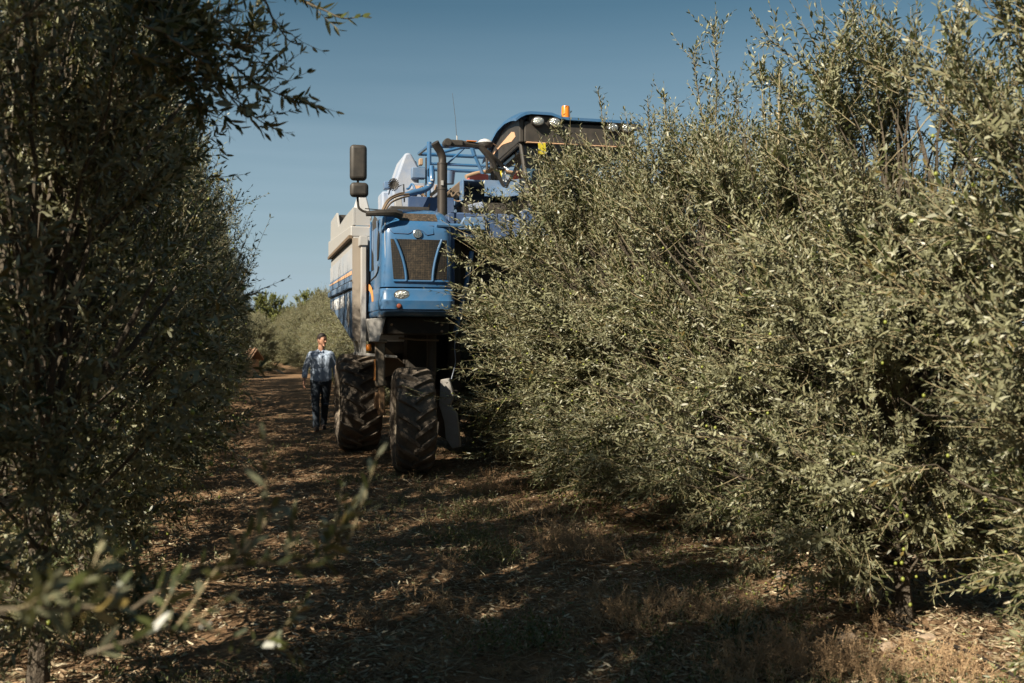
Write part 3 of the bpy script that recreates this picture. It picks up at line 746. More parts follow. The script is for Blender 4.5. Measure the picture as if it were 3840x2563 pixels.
# cab
X0, X1, Y0, Y1 = 1.36, 2.90, -.05, 1.55
cab = obj("cab_base", box(B(), (X0 + .02, Y0 + .02, 2.95), (X1, Y1, 3.30)), [M['navy']], HV, bevel=.03)
def prof(y):
    P = [(-.28, 4.46), (-.15, 4.50), (.05, 4.54), (.4, 4.575), (.8, 4.56), (1.2, 4.47), (1.6, 4.33), (1.75, 4.27)]
    for (a, za), (b, zb) in zip(P, P[1:]):
        if a <= y <= b: return za + (zb - za) * (y - a) / (b - a)
    return P[0][1] if y < 0 else P[-1][1]
bm = B(); nx, ny = 26, 22; top = []; bot = []
for i in range(ny + 1):
    y = -.19 + 1.92 * i / ny; a, b = [], []
    for j in range(nx + 1):
        t = j / nx; x = lerp(1.27, 3.02, t)
        z = prof(y) + .0 
        ed = min(t, 1 - t) * 1.75
        z -= .10 * max(0, 1 - ed / .22) ** 2
        if x > 1.72: 
            f = min(1, (x - 1.72) / .18); f = f * f * (3 - 2 * f); z = lerp(z, min(z, 4.46) - .02 * 1, f)
        z += .02
        a.append(bm.verts.new((x, y, z))); b.append(bm.verts.new((x, y, z - .035)))
    top.append(a); bot.append(b)
for i in range(ny):
    for j in range(nx):
        bm.faces.new((top[i][j], top[i][j + 1], top[i + 1][j + 1], top[i + 1][j])); bm.faces.new((bot[i][j], bot[i + 1][j], bot[i + 1][j + 1], bot[i][j + 1]))
for i in range(ny):
    bm.faces.new((top[i][0], top[i + 1][0], bot[i + 1][0], bot[i][0])); bm.faces.new((top[i][nx], bot[i][nx], bot[i + 1][nx], top[i + 1][nx]))
for j in range(nx):
    bm.faces.new((top[0][j], bot[0][j], bot[0][j + 1], top[0][j + 1])); bm.faces.new((top[ny][j], top[ny][j + 1], bot[ny][j + 1], bot[ny][j]))
roof = obj("cab_roof", bm, [M['blue']], HV)
# fascia below the roof
bm = B()
def fascia(pts_y, x, d):
    prism(bm, [(x, y, prof(y) - .09) for y in pts_y] + [(x, pts_y[-1], 4.08), (x, pts_y[0], 4.13)], d)
fascia([-.12, .05, .2, .4, .6, .8, 1.0, 1.2, 1.4, 1.6], 1.335, (.06, 0, 0))
box(bm, (1.40, -.13, 4.13), (2.88, .0, 4.395)); box(bm, (1.46, -.125, 4.39), (1.86, .0, 4.475)); box(bm, (1.40, 1.45, 4.1), (2.88, 1.55, 4.3)); box(bm, (2.84, 0, 4.1), (2.90, 1.5, 4.3)); box(bm, (1.4, 0, 4.25), (2.86, 1.5, 4.30))
fas = obj("roof_fascia", bm, [M['black']], roof, smooth=False, bevel=.012)
bm = B(); n = 14; up_, lo_ = [], []
for k in range(n + 1):
    t = k / n; y = lerp(1.55, .25, t)
    up_.append((y, lerp(4.20, 4.33, t ** .8))); lo_.append((y, lerp(4.185, 4.20, t) + (.0 if t < .7 else .02)))
lo2 = [(y, z - .025 - (.10 * max(0, (i / n - .6) / .4) if True else 0) + .0) for i, (y, z) in enumerate(up_)]
prism(bm, [(1.332, y, z) for y, z in up_ + [(.12, 4.30), (.06, 4.23)] + lo2[::-1]], (-.003, 0, 0))
o = obj("orange_stripe", bm, [M['peach']], roof, smooth=False)
for i_, (x, z) in enumerate(((1.56, 4.385), (1.775, 4.385), (2.55, 4.36), (2.75, 4.36))):
    rr = obj("headlight", ell(B(), (x, z), .080, .060, -.10, -.205, dome=.002), [M['black']], roof)
    obj("lens", ell(B(), (x, z), .070, .050, -.16, -.212, dome=.012), [M['lampglass']], rr)
# beacon
bc = obj("beacon_light", lathe(B(), [(.060, 4.455), (.062, 4.50), (.055, 4.505), (.052, 4.64), (.048, 4.655), (.02, 4.66)], 24, 'Z', (2.0, .05, 0)), [M['amber']], roof)
obj("beacon_base", lathe(B(), [(.07, 4.43), (.07, 4.48), (.062, 4.49)], 24, 'Z', (2.0, .05, 0)), [M['black']], bc)
# posts
def post(a, b, r, name="cab_post"):
    return obj(name, tube(B(), [a, b], r, 8), [M['black']], cab)
post((1.37, -.04, 4.15), (1.45, -.22, 3.3), .028); post((1.37, 1.45, 4.12), (1.42, 1.42, 3.3), .045); post((2.86, -.04, 4.15), (2.80, -.22, 3.3), .028); post((2.86, 1.45, 4.12), (2.82, 1.42, 3.3), .045)
post((1.36, .0, 4.115), (1.365, 1.5, 4.06), .022, "window_frame")
bm = B(); prism(bm, [(1.385, .0, 4.12), (1.385, 1.42, 4.08), (1.42, 1.40, 3.3), (1.455, -.18, 3.3)], (.006, 0, 0)); obj("side_window", bm, [M['glass']], cab, smooth=False)
bm = B(); nn = 10
rowT = [(lerp(1.40, 2.84, k / nn), -.06 - .10 * math.sin(math.pi * k / nn), 4.13) for k in range(nn + 1)]
rowB = [(lerp(1.47, 2.78, k / nn), -.24 - .12 * math.sin(math.pi * k / nn), 3.3) for k in range(nn + 1)]
T_ = [bm.verts.new(p) for p in rowT]; Bv = [bm.verts.new(p) for p in rowB]
for k in range(nn): bm.faces.new((T_[k], T_[k + 1], Bv[k + 1], Bv[k]))
bmesh.ops.solidify(bm, geom=bm.faces[:], thickness=.006)
obj("windscreen", bm, [M['glass']], cab)
bm = B(); prism(bm, [(1.45, 1.47, 4.1), (2.83, 1.47, 4.1), (2.8, 1.47, 3.3), (1.45, 1.47, 3.3)], (0, .006, 0)); obj("rear_window", bm, [M['glass']], cab, smooth=False)
bm = B(); box(bm, (1.56, -.215, 3.97), (1.655, -.205, 4.11), Matrix.Rotation(R(-4), 3, 'Y')); o = obj("sticker", bm, [M['yellow']], cab, smooth=False); o['label'] = "yellow sticker on the windscreen"
bm = B(); box(bm, (1.395, 1.05, 3.78), (1.402, 1.20, 3.98)); o = obj("sticker", bm, [M['yellow']], cab, smooth=False); o['label'] = "yellow sticker on the side window"
bm = B(); box(bm, (1.395, .85, 3.78), (1.402, 1.03, 3.93)); o = obj("sticker", bm, [M['paper']], cab, smooth=False); o['label'] = "pale note on the side window"
# inside the cab
bm = B(); box(bm, (1.85, .75, 3.3), (2.35, 1.20, 3.55)); box(bm, (1.87, 1.10, 3.45), (2.33, 1.25, 4.02)); box(bm, (1.98, 1.12, 4.0), (2.22, 1.22, 4.14)); obj("seat", bm, [M['black']], cab, bevel=.05)
obj("steering_column", tube(B(), [(2.1, .15, 3.3), (2.1, .35, 3.72)], .03, 8), [M['black']], cab)
sw = obj("steering_wheel", tube(B(), [(2.1 + .19 * math.cos(a), .37 + .17 * math.sin(a), 3.74 + .07 * math.sin(a)) for a in [2 * math.pi * k / 24 for k in range(25)]], .014, 6, cap=False), [M['black']], cab)
bm = B(); box(bm, (1.66, .30, 3.50), (1.95, .42, 3.75), Matrix.Rotation(R(15), 3, 'Z')); obj("display_screen", bm, [M['black']], cab, bevel=.015)
bm = B(); box(bm, (1.50, .55, 3.68), (1.80, .63, 3.76), Matrix.Rotation(R(-14), 3, 'Y')); o = obj("control_box", bm, [M['red']], cab, bevel=.01); o['label'] = "red control box behind the side window"
bm = B(); bmesh.ops.create_icosphere(bm, subdivisions=4, radius=.13)
for v_ in bm.verts:
    n_ = v_.co.normalized(); v_.co = Vector((v_.co.x * .8, v_.co.y * .7, v_.co.z * 1.25)) * (1 + .10 * math.sin(n_.x * 7 + n_.z * 5) + .07 * math.sin(n_.y * 11 + 2 * n_.z))
    v_.co += Vector((1.60, .12, 3.46))
o = obj("jacket", bm, [M['redcloth']]); o.location = HV.location; o.rotation_euler = HV.rotation_euler
tag(o, "crumpled red jacket lying behind the cab glass of the harvester", "jacket")
# mirror arm / work light gantry in front of the truss
ga = obj("gantry_arm", tube(B(), [(.72, .7, 4.24), (1.05, .72, 4.22), (1.08, .72, 4.215)], [.045, .035, .03], 8), [M['black']], HV)
obj("strut", tube(B(), [(1.02, .72, 4.22), (1.2, .74, 4.02), (1.39, .9, 3.72)], [.045, .035, .025], 8), [M['black']], ga)
obj("strut", tube(B(), [(1.05, .72, 4.20), (1.22, .75, 4.08), (1.36, .85, 3.99)], [.03, .032, .03], 8), [M['black']], ga)
rbox("work_light", (.54, .64, 4.19), (.78, .74, 4.275), [M['black']], ga, .02)
obj("pivot", lathe(B(), [(.045, .58), (.055, .60), (.055, .72), (.045, .74)], 16, 'Y', (.56, 0, 4.225)), [M['black']], ga)
obj("orange_marker", box(B(), (.83, .66, 4.268), (.96, .74, 4.278)), [M['amber']], ga, smooth=False)
gp = obj("receiver_dome", lathe(B(), [(.05, 4.265), (.09, 4.28), (.105, 4.315), (.095, 4.335), (.07, 4.36), (.03, 4.375), (.01, 4.378)], 28, 'Z', (1.15, 1.0, 0)), [M['white_plastic']], HV)
obj("receiver_base", lathe(B(), [(.05, 4.255), (.098, 4.272), (.11, 4.31), (.108, 4.322), (.09, 4.325)], 28, 'Z', (1.15, 1.0, 0)), [M['black']], gp)
obj("receiver_stand", tube(B(), [(1.17, 1.0, 4.26), (1.18, 1.0, 3.95)], .018, 8), [M['black']], gp)
an = obj("antenna", tube(B(), [(.72, .8, 4.30), (.70, .8, 4.6), (.66, .8, 4.92)], [.004, .003, .0022], 6), [M['black']], HV)
obj("antenna_base", tube(B(), [(.725, .8, 4.26), (.722, .8, 4.36)], .010, 8), [M['silver']], an)
obj("cab_aerial", tube(B(), [(1.36, 1.1, 4.20), (1.33, 1.05, 4.30), (1.15, 1.0, 4.38)], [.012, .01, .006], 6), [M['beige']], roof)
# truss of blue tubes behind
Yt = 1.5
tr = obj("truss", tube(B(), [(.46, Yt, 4.35), (1.75, Yt, 4.37)], .030, 8), [M['blue']], HV)
for a, b, r in (((.47, Yt, 4.40), (.47, Yt, 3.2), .032), ((.47, Yt, 4.10), (1.75, Yt, 4.10), .020), ((.47, Yt, 4.02), (1.7, Yt, 4.02), .026), ((.47, Yt + .9, 4.40), (1.75, Yt + .9, 4.40), .028),
                ((.72, Yt, 4.10), (.98, Yt, 4.35), .014), ((.55, Yt - .1, 4.22), (.92, Yt - .1, 4.33), .022), ((1.18, Yt, 4.03), (1.55, Yt, 4.33), .014), ((1.20, Yt, 4.33), (1.6, Yt, 4.03), .014), ((1.45, Yt, 4.12), (1.45, Yt, 3.4), .022),
                ((1.00, Yt - .3, 4.33), (1.05, Yt - .3, 4.18), .030), ((1.05, Yt - .3, 4.19), (1.20, Yt - .3, 3.86), .024), ((.47, Yt, 4.35), (.47, Yt + .9, 4.40), .025)):
    obj("truss_tube", tube(B(), [a, b], r, 8), [M['blue']], tr)
# conveyor housings and boxes behind the hood
bm = B(); prism(bm, [(.04, 1.7, 3.35), (-.02, 1.7, 3.75), (.10, 1.7, 4.10), (.16, 1.7, 4.27), (.24, 1.7, 4.28), (.36, 1.7, 4.08), (.36, 1.7, 3.35)], (.0, .8, 0)); obj("conveyor_housing", bm, [M['blue_pale']], HV, bevel=.03)
bm = B(); prism(bm, [(-.42, 3.2, 3.55), (-.30, 3.2, 3.95), (-.24, 3.2, 3.96), (-.12, 3.2, 3.5)], (.0, .5, 0)); obj("conveyor_housing", bm, [M['white_plastic']], HV, bevel=.02)
bm = B(); box(bm, (-.10, 2.2, 3.3), (.14, 2.7, 3.80)); obj("cleaning_box", bm, [M['blue_pale']], HV, bevel=.03)
obj("housing_cap", box(B(), (.24, 1.55, 3.90), (.43, 1.70, 4.05)), [M['blue_dusty']], HV, bevel=.01)
obj("control_panel", box(B(), (.24, 1.6, 3.45), (.42, 1.72, 3.84)), [M['blue_pale']], HV, bevel=.01)
obj("warning_label", box(B(), (.27, 1.592, 3.70), (.41, 1.598, 3.80)), [M['peach']], HV, smooth=False)
obj("support_post", box(B(), (.44, 1.60, 3.3), (.50, 1.66, 4.20)), [M['black']], HV)
fan = B()
for k in range(18):
    a = 2 * math.pi * k / 18
    tube(fan, [(-.085 + .012 * math.cos(a), 1.06 , 3.72 + .02 * math.sin(a)), (-.085 + .062 * math.cos(a), 1.03, 3.72 + .075 * math.sin(a)), (-.085 + .067 * math.cos(a), 1.12, 3.72 + .080 * math.sin(a))], .007, 5)
lathe(fan, [(.052, 1.05), (.055, 1.14), (.02, 1.17)], 18, 'Y', (-.085, 0, 3.72)); obj("ribbed_horn", fan, [M['black']], HV)
obj("horn_bracket", tube(B(), [(-.02, 1.12, 3.70), (.06, 1.15, 3.74), (.07, 1.15, 3.5)], .01, 6), [M['black']], HV)
bm = B()
tube(bm, [(-.32, .35, 3.27), (-.22, .5, 3.42), (-.06, .7, 3.52), (.08, .8, 3.56)], .014, 8, curve=True); tube(bm, [(-.30, .32, 3.26), (-.20, .47, 3.39), (-.05, .66, 3.48), (.08, .78, 3.53)], .013, 8, curve=True); tube(bm, [(-.33, .40, 3.27), (-.23, .55, 3.44), (-.06, .74, 3.55), (.08, .84, 3.58)], .012, 8, curve=True)
obj("hydraulic_hoses", bm, [M['brown']], HV)
hs = obj("hose_sleeve", tube(B(), [(.02, .8, 3.54), (.15, .85, 3.59), (.28, .9, 3.63), (.38, .95, 3.70), (.42, 1.0, 3.80), (.42, 1.02, 3.98)], [.034, .04, .042, .042, .042, .036], 12, curve=True), [M['blue']], HV)
bm = B(); 
for k in range(6):
    t = k / 5; box(bm, (.25 + .14 * t, .87 + .05 * t, 3.635 + .13 * t * t), (.285 + .14 * t, .90 + .05 * t, 3.66 + .13 * t * t))
obj("hose_patch", bm, [M['white_plastic']], hs, bevel=.004)
obj("bulkhead_panel", box(B(), (.10, 1.0, 3.25), (.72, 1.04, 3.56)), [M['navy']], HV, bevel=.006)
bm = B(); prism(bm, [(.44, 1.1, 3.45), (.70, 1.1, 3.70), (.84, 1.1, 3.82), (.92, 1.1, 3.68), (.80, 1.1, 3.58), (.66, 1.1, 3.48)], (0, .2, 0)); obj("rubber_flap", bm, [M['brown']], HV, bevel=.01)
obj("roller", tube(B(), [(.40, 1.0, 3.58), (.62, 1.0, 3.76)], .024, 10), [M['beige']], HV)
obj("bucket", lathe(B(), [(.07, 3.80), (.09, 3.98), (.095, 3.98), (.085, 3.97), (.065, 3.81)], 20, 'Z', (.72, 1.35, 0)), [M['blue_dusty']], HV)
bm = B(); box(bm, (.82, .9, 3.52), (.84, 1.6, 3.80)); box(bm, (.84, .9, 3.78), (1.45, 1.6, 3.80)); box(bm, (.84, 1.58, 3.3), (1.45, 1.6, 3.78)); box(bm, (1.12, .88, 3.58), (1.45, .9, 3.80)); obj("tool_tray", bm, [M['blue_dusty']], HV, bevel=.004)
obj("tray_interior", box(B(), (.86, .92, 3.30), (1.44, 1.5, 3.50)), [M['chassis']], HV)
bm = B(); prism(bm, [(.88, 1.0, 3.80), (1.20, 1.0, 3.80), (1.20, 1.0, 3.90), (1.08, 1.0, 3.905), (.95, 1.0, 3.86)], (0, .15, 0)); obj("red_cover", bm, [M['red']], HV, bevel=.01)
obj("corrugated_hose", tube(B(), [(.95, 1.3, 3.90), (1.1, 1.35, 3.96), (1.25, 1.4, 4.0), (1.42, 1.45, 4.06)], .032, 10, curve=True), [M['beige']], HV)
bm = B(); prism(bm, [(.95, 1.45, 3.8), (1.45, 1.45, 3.8), (1.42, 1.45, 3.98), (1.0, 1.45, 3.92)], (0, .02, 0)); obj("rear_guard", bm, [M['blue_pale']], HV)
obj("blue_housing", box(B(), (.55, .35, 2.95), (1.34, .9, 3.28)), [M['navy']], HV, bevel=.02)
bm = B(); prism(bm, [(.62, .3, 3.05), (.72, .3, 3.22), (1.0, .3, 3.22), (1.0, .3, 3.05)], (0, .1, 0)); obj("housing_lid", bm, [M['blue_dusty']], HV, bevel=.015)
obj("lamp_dome", lathe(B(), [(.055, 4.13), (.06, 4.17), (.045, 4.20), (.01, 4.215)], 18, 'Z', (.30, 1.9, 0)), [M['white']], HV)
obj("rear_beam", box(B(), (.2, 1.8, 4.05), (.5, 1.88, 4.10)), [M['blue']], HV)
bm = B(); box(bm, (3.35, -.2, 1.9), (4.1, 4.6, 3.3)); box(bm, (3.35, .2, .9), (3.9, 3.0, 1.9)); obj("far_side_body", bm, [M['blue_dusty']], HV, bevel=.05)
obj("cross_beam", box(B(), (.45, 2.9, 3.30), (3.4, 3.5, 3.60)), [M['navy']], HV, bevel=.02)
# small hoses, brackets and bolts that crowd the upper deck
rc = random.Random(8)
for k in range(9):
    x = rc.uniform(.12, .75); y = rc.uniform(1.0, 1.5); z = rc.uniform(3.5, 3.8)
    pts = [(x, y, z)]
    for j in range(4): pts.append((pts[-1][0] + rc.uniform(-.05, .12), y + rc.uniform(-.05, .05), pts[-1][2] + rc.uniform(-.10, .14)))
    obj("deck_hose", tube(B(), pts, rc.uniform(.008, .016), 7, curve=True), [M[rc.choice(['black', 'brown', 'beige', 'blue'])]], HV)
for (x0, y0, z0, dx, dy, dz, mm) in ((.46, 1.2, 3.55, .10, .1, .22, 'blue_pale'), (.18, 1.25, 3.60, .08, .12, .10, 'brown'), (.30, 1.3, 4.04, .05, .1, .09, 'beige'), (.62, 1.2, 3.60, .12, .1, .10, 'blue_dusty'), (-.02, 1.4, 3.40, .10, .1, .20, 'silver'), (-.10, 1.9, 3.80, .12, .2, .10, 'blue_dusty'), (.90, .86, 3.40, .2, .05, .08, 'blue_pale')):
    obj("deck_bracket", box(B(), (x0, y0, z0), (x0 + dx, y0 + dy, z0 + dz), Matrix.Rotation(rc.uniform(-.3, .3), 3, 'Y')), [M[mm]], HV, bevel=.008)
for x, z in ((-.40, 1.945), (.38, 1.945), (.31, 1.82), (.31, 1.74), (-.30, 1.82)):
    obj("bolt", lathe(B(), [(.016, -.31), (.016, -.325), (.010, -.33)], 6, 'Y', (x, 0, z)), [M['beige']], HV)
obj("windscreen_wiper", tube(B(), [(2.1, -.29, 3.40), (1.85, -.24, 3.75), (1.78, -.21, 3.98)], .009, 6), [M['black']], cab)
bm = B(); box(bm, (1.42, -.16, 4.118), (2.85, -.10, 4.130)); obj("visor_trim", bm, [M['peach']], cab, bevel=.004)
#@@TREES
# ------------------------------------------------------------------ olive trees
def crown_mesh(acc, rng, ht, hwL, hwR, hwY, nbr, nsh, leaders=5, zlo=.35, leaf=.052, lw=.0126, t0=.16, cut=-.42, lean=0.0, holes=0.0):
    """limb-like branchlets spread through a hedge-shaped volume, each carrying leafy shoots"""
    def width(z):
        t = (z - zlo) / (ht - zlo)
        return np.interp(t, [0, .12, .4, .65, .85, 1.0], [.66, .92, 1.0, .95, .74, .34])
    E, Bs = [], []
    z = zlo + (ht - zlo) * rng.random(nbr) ** .92
    az = rng.random(nbr) * 2 * np.pi
    rad = np.sqrt(rng.uniform(.18, 1.0, nbr)) * (0.86 + .28 * np.sin(az * 3 + z * 2.3 + rng.random() * 6) * np.sin(z * 4.1 + az))
    w_ = width(z) * rad
    ex = np.cos(az); ey = np.sin(az)
    E = np.stack([np.where(ex > 0, hwR, hwL) * ex * w_, hwY * ey * w_, z], -1)
    oz = np.clip(z * rng.uniform(.45, .75, nbr), .35, 2.4)
    O = np.stack([rng.normal(0, .06, nbr) + E[:, 0] * .12, rng.normal(0, .10, nbr) + E[:, 1] * .12, oz], -1)
    m = 9; t = np.linspace(0, 1, m)[None, :, None]
    ln = np.linalg.norm(E - O, axis=1)
    PB = O[:, None, :] * (1 - t) + E[:, None, :] * t + np.array([0, 0, 1.0]) * (t * (1 - t)) * ln[:, None, None] * rng.uniform(-.05, .35, (nbr, 1, 1)) + rng.normal(0, .018, (nbr, m, 3)) * t
    add_tubes(acc, PB, .006 + .005 * ln, np.full(nbr, .002), 4, 2)
    # shoots
    bi = np.repeat(np.arange(nbr), nsh); n = len(bi)
    tt = rng.uniform(t0, 1.0, n) ** .65; f = tt * (m - 1); i0 = np.minimum(f.astype(int), m - 2); fr = (f - i0)[:, None]
    base = PB[bi, i0] * (1 - fr) + PB[bi, i0 + 1] * fr
    ph = rng.uniform(0, 6.28, 6)
    lump = np.sin(4.6 * base[:, 0] + ph[0] + 1.5 * np.sin(2.1 * base[:, 2] + ph[3])) * np.sin(4.2 * base[:, 1] + ph[1] + 1.3 * np.sin(1.7 * base[:, 0] + ph[4])) + .8 * np.sin(4.9 * base[:, 2] + ph[2] + 1.4 * np.sin(2.6 * base[:, 1] + ph[5])) + rng.normal(0, .28, n)
    kp = lump > cut; bi, i0, base = bi[kp], i0[kp], base[kp]; tt = tt[kp]; n = len(bi)
    bd = nrm(PB[bi, i0 + 1] - PB[bi, i0])
    outw = nrm(base - np.array([0, 0, 1.6]))
    hz = base[:, 2:3] / ht; outer = np.clip(np.abs(base[:, 0:1]) / hwR, 0, 1)
    d = nrm(bd * .7 + outw * .35 + rng.normal(0, .55, (n, 3)) + np.array([0, 0, 1.0]) * (hz * 1.0 - .34 - .25 * outer))
    Ls = rng.uniform(.13, .34, n) * (1 + .3 * (tt > .9))
    add_shoots(acc, base, d, Ls, rng, m=11, leaf=leaf, lw=lw, up=.12)
    k_ = rng.integers(0, n, 70); bd_ = nrm(d[k_] + rng.normal(0, .5, (70, 3))); ll_ = rng.uniform(.15, .45, 70)
    TW = base[k_][:, None, :] + bd_[:, None, :] * ll_[:, None, None] * np.linspace(0, 1, 5)[None, :, None] + rng.normal(0, .008, (70, 5, 3))
    add_tubes(acc, TW, np.full(70, .0035), np.full(70, .0012), 4, 1)
    if leaders:
        ly = rng.uniform(-hwY * .6, hwY * .6, leaders); lx = rng.normal(0, .28, leaders)
        lb = np.stack([lx, ly, np.full(leaders, ht * .86)], -1); ll = rng.uniform(.45, .95, leaders)
        ld = nrm(np.stack([rng.normal(0, .16, leaders), rng.normal(0, .16, leaders), np.ones(leaders)], -1))
        PL = lb[:, None, :] + ld[:, None, :] * ll[:, None, None] * np.linspace(0, 1, 8)[None, :, None]
        add_tubes(acc, PL, np.full(leaders, .006), np.full(leaders, .002), 4, 1)
        add_shoots(acc, lb, ld, ll, rng, m=22, leaf=leaf * .8, up=0)
        bi = np.repeat(np.arange(leaders), 13); q = rng.uniform(.0, .85, len(bi))
        sb = lb[bi] + ld[bi] * (ll[bi] * q)[:, None]
        dd = nrm(ld[bi] * 1.0 + nrm(rng.normal(size=(len(bi), 3))) * .75)
        add_shoots(acc, sb, dd, rng.uniform(.10, .26, len(bi)) * (1.15 - q), rng, m=9, leaf=leaf * .85, up=.2)

def fruit(acc, rng, n, hw, hwY, z0, z1):
    az = rng.random(n) * 2 * np.pi; z = rng.uniform(z0, z1, n)
    P = np.stack([np.cos(az) * hw * rng.uniform(.75, 1.02, n), np.sin(az) * hwY * rng.uniform(.3, 1, n), z], -1)
    bm = bmesh.new(); bmesh.ops.create_icosphere(bm, subdivisions=1, radius=1); bm.verts.ensure_lookup_table()
    v = np.array([x.co[:] for x in bm.verts]); fa = np.array([[x.index for x in f_.verts] for f_ in bm.faces]); bm.free()
    r = rng.uniform(.007, .010, n)[:, None, None] * np.array([1, 1, 1.25])
    V = P[:, None, :] + v[None] * r
    F = (np.arange(n)[:, None, None] * len(v) + fa[None]).reshape(-1, 3)
    acc.add(V.reshape(-1, 3), [F], 0)

def trunk_mesh(rng, ht):
    bm = B()
    P = [(0, 0, -.1), (rng.normal(0, .02), rng.normal(0, .02), .3), (rng.normal(0, .04), rng.normal(0, .04), .8), (rng.normal(0, .07), rng.normal(0, .07), 1.5), (rng.normal(0, .10), rng.normal(0, .1), 2.4), (rng.normal(0, .12), rng.normal(0, .12), ht * .88)]
    tube(bm, P, [.055, .042, .038, .032, .020, .007], 9, curve=True)
    for k in range(9):
        z = rng.uniform(.45, 2.2); a = rng.uniform(0, 6.28); l = rng.uniform(.5, .95)
        tube(bm, [(0, 0, z), (l * .4 * math.cos(a), l * .5 * math.sin(a), z + .25 * l), (l * .8 * math.cos(a), l * .8 * math.sin(a), z + .75 * l)], [.026, .018, .007], 6, curve=True)
    return bm

ORD = ["first", "second", "third", "fourth", "fifth", "sixth", "seventh", "eighth", "ninth", "tenth", "eleventh", "twelfth", "thirteenth", "fourteenth", "fifteenth", "sixteenth", "seventeenth", "eighteenth", "nineteenth", "twentieth"]
protos = []
def make_proto(seed, **kw):
    rng = np.random.default_rng(seed)
    root = bpy.data.objects.new("olive_tree", None); C.objects.link(root)
    a = Acc(); crown_mesh(a, rng, **kw)
    a.build("crown", [M['leaf'], M['twig'], M['limb']], root)
    f = Acc(); fruit(f, rng, 90, kw['hwL'] * .95, kw['hwY'], .4, 2.6); 
    fo = f.build("olives", [M['olive']], root, smooth=True); fo['kind'] = 'stuff'
    obj("trunk", trunk_mesh(rng, kw['ht']), [M['bark']], root)
    root['used'] = 0
    return root
def place(p, x, y, rz, s, label, group):
    if not p['used']:
        r = p; r['used'] = 1
    else:
        r = p.copy(); C.objects.link(r)
        for ch in [c for c in p.children]:
            c = ch.copy(); C.objects.link(c); c.parent = r
    r.location = (x, y, 0); r.rotation_euler = (0, 0, rz); r.scale = s
    tag(r, label, "olive tree", group)
    return r
SUNNY = [make_proto(11 + k, ht=3.55, hwL=1.28, hwR=1.1, hwY=1.05, nbr=250, nsh=27, leaders=3, zlo=.34) for k in range(4)]
SHADY = [make_proto(31 + k, ht=4.05, hwL=.95, hwR=.85, hwY=1.40, nbr=175, nsh=20, leaders=4, zlo=.25, cut=-.85) for k in range(3)]
DENSE = make_proto(47, ht=4.05, hwL=.95, hwR=.95, hwY=1.2, nbr=235, nsh=23, leaders=4, zlo=.12, t0=.03, cut=-1.6)
jr = random.Random(5)
# sunlit row, from the camera towards the harvester
near = [(.9, 0, 1.0, 1.02), (2.6, 1, 1.0, 1.02), (4.2, 2, 1.0, 1.0), (5.7, 3, 1.0, .93), (7.3, 0, 1.05, .96), (8.7, 1, 1.15, .95), (10.0, 2, 1.42, .97), (11.15, 3, 1.36, .86)]
for k, (Y, v, sx_, sz_) in enumerate(near):
    lab = {0: "sunlit olive tree nearest the camera in the harvested row, beyond the picture edge", 7: "low olive tree pushed against the hood of the blue harvester", 6: "olive tree with long boughs reaching out before the harvester"}.get(k, ORD[k] + " tree from the camera in the sunlit row of olives")
    place(SUNNY[v], xr(Y) + jr.uniform(-.06, .06) - (.06 if k == 6 else -.04 if k == 7 else 0), Y, TH + jr.uniform(-.12, .12), (sx_, 1.0, sz_), lab, "olive trees of the sunlit harvested row")
for k, (Y, lab) in enumerate(((13.0, "olive tree inside the front of the harvester's tunnel"), (14.6, "olive tree in the middle of the harvester's tunnel"), (16.2, "olive tree at the back of the harvester's tunnel"))):
    place(SUNNY[k], xr(Y) + .05, Y, TH, (.72, 1.0, .70), lab, "olive trees under the harvester")
for k in range(20):
    Y = 18.6 + 1.75 * k
    s = jr.uniform(.92, 1.08)
    place(SUNNY[k % 4], xr(Y) - .35, Y, TH + jr.uniform(-.3, .3) + (math.pi if k % 2 else 0), (s, 1.05, jr.uniform(.94, 1.1)), ORD[k] + " olive tree beyond the harvester in the sunlit row", "olive trees beyond the harvester")
for k in range(24):
    Y = 54 + 2.6 * k
    place(SUNNY[k % 4], xr(Y) - .5 - (Y - 54) * .035, Y, TH + (math.pi if k % 2 else 0), (1.3, 1.5, jr.uniform(.94, 1.08)), "olive tree at the far vanishing end of the sunlit row", "distant olive trees of the sunlit row")
for k, (x, y) in enumerate(((-12.9, 50.5), (-13.7, 53), (-14.5, 55.5), (-15.4, 58.5))):
    place(SUNNY[k], x, y, k * 1.7, (1.25, 1.3, .8 + .05 * k), ORD[k] + " of four low olive trees closing the far end of the lane", "olive trees closing the lane")
# shaded row on the left of the lane
for k in range(30):
    Y = -5.2 + 1.62 * k
    vis = k - 4
    s = jr.uniform(.92, 1.06)
    if vis < 0: lab = "olive tree of the shaded left row behind the camera, throwing its shadow on the lane"
    elif vis == 0: lab = "dark olive tree beside the camera, nearest of the shaded left row"
    elif vis < 20: lab = ORD[vis] + " tree from the camera in the shaded left row of olives"
    else: lab = "far end tree number %s counted from the last of the shaded left row" % ORD[29 - k]
    dx = -.50 if 0 <= Y < 3.6 else 0
    if k == 3: Y = -1.0
    if k == 4: Y = 1.65
    place(DENSE if k in (4, 5) else SHADY[(k * 2) % 3], xl(Y) + jr.uniform(-.05, .05) + dx, Y, TH + jr.uniform(-.3, .3) + (math.pi if k % 2 else 0), (s, 1.0, jr.uniform(.95, 1.08) * (1.03 if k < 9 else 1)), lab, "olive trees of the shaded left row")
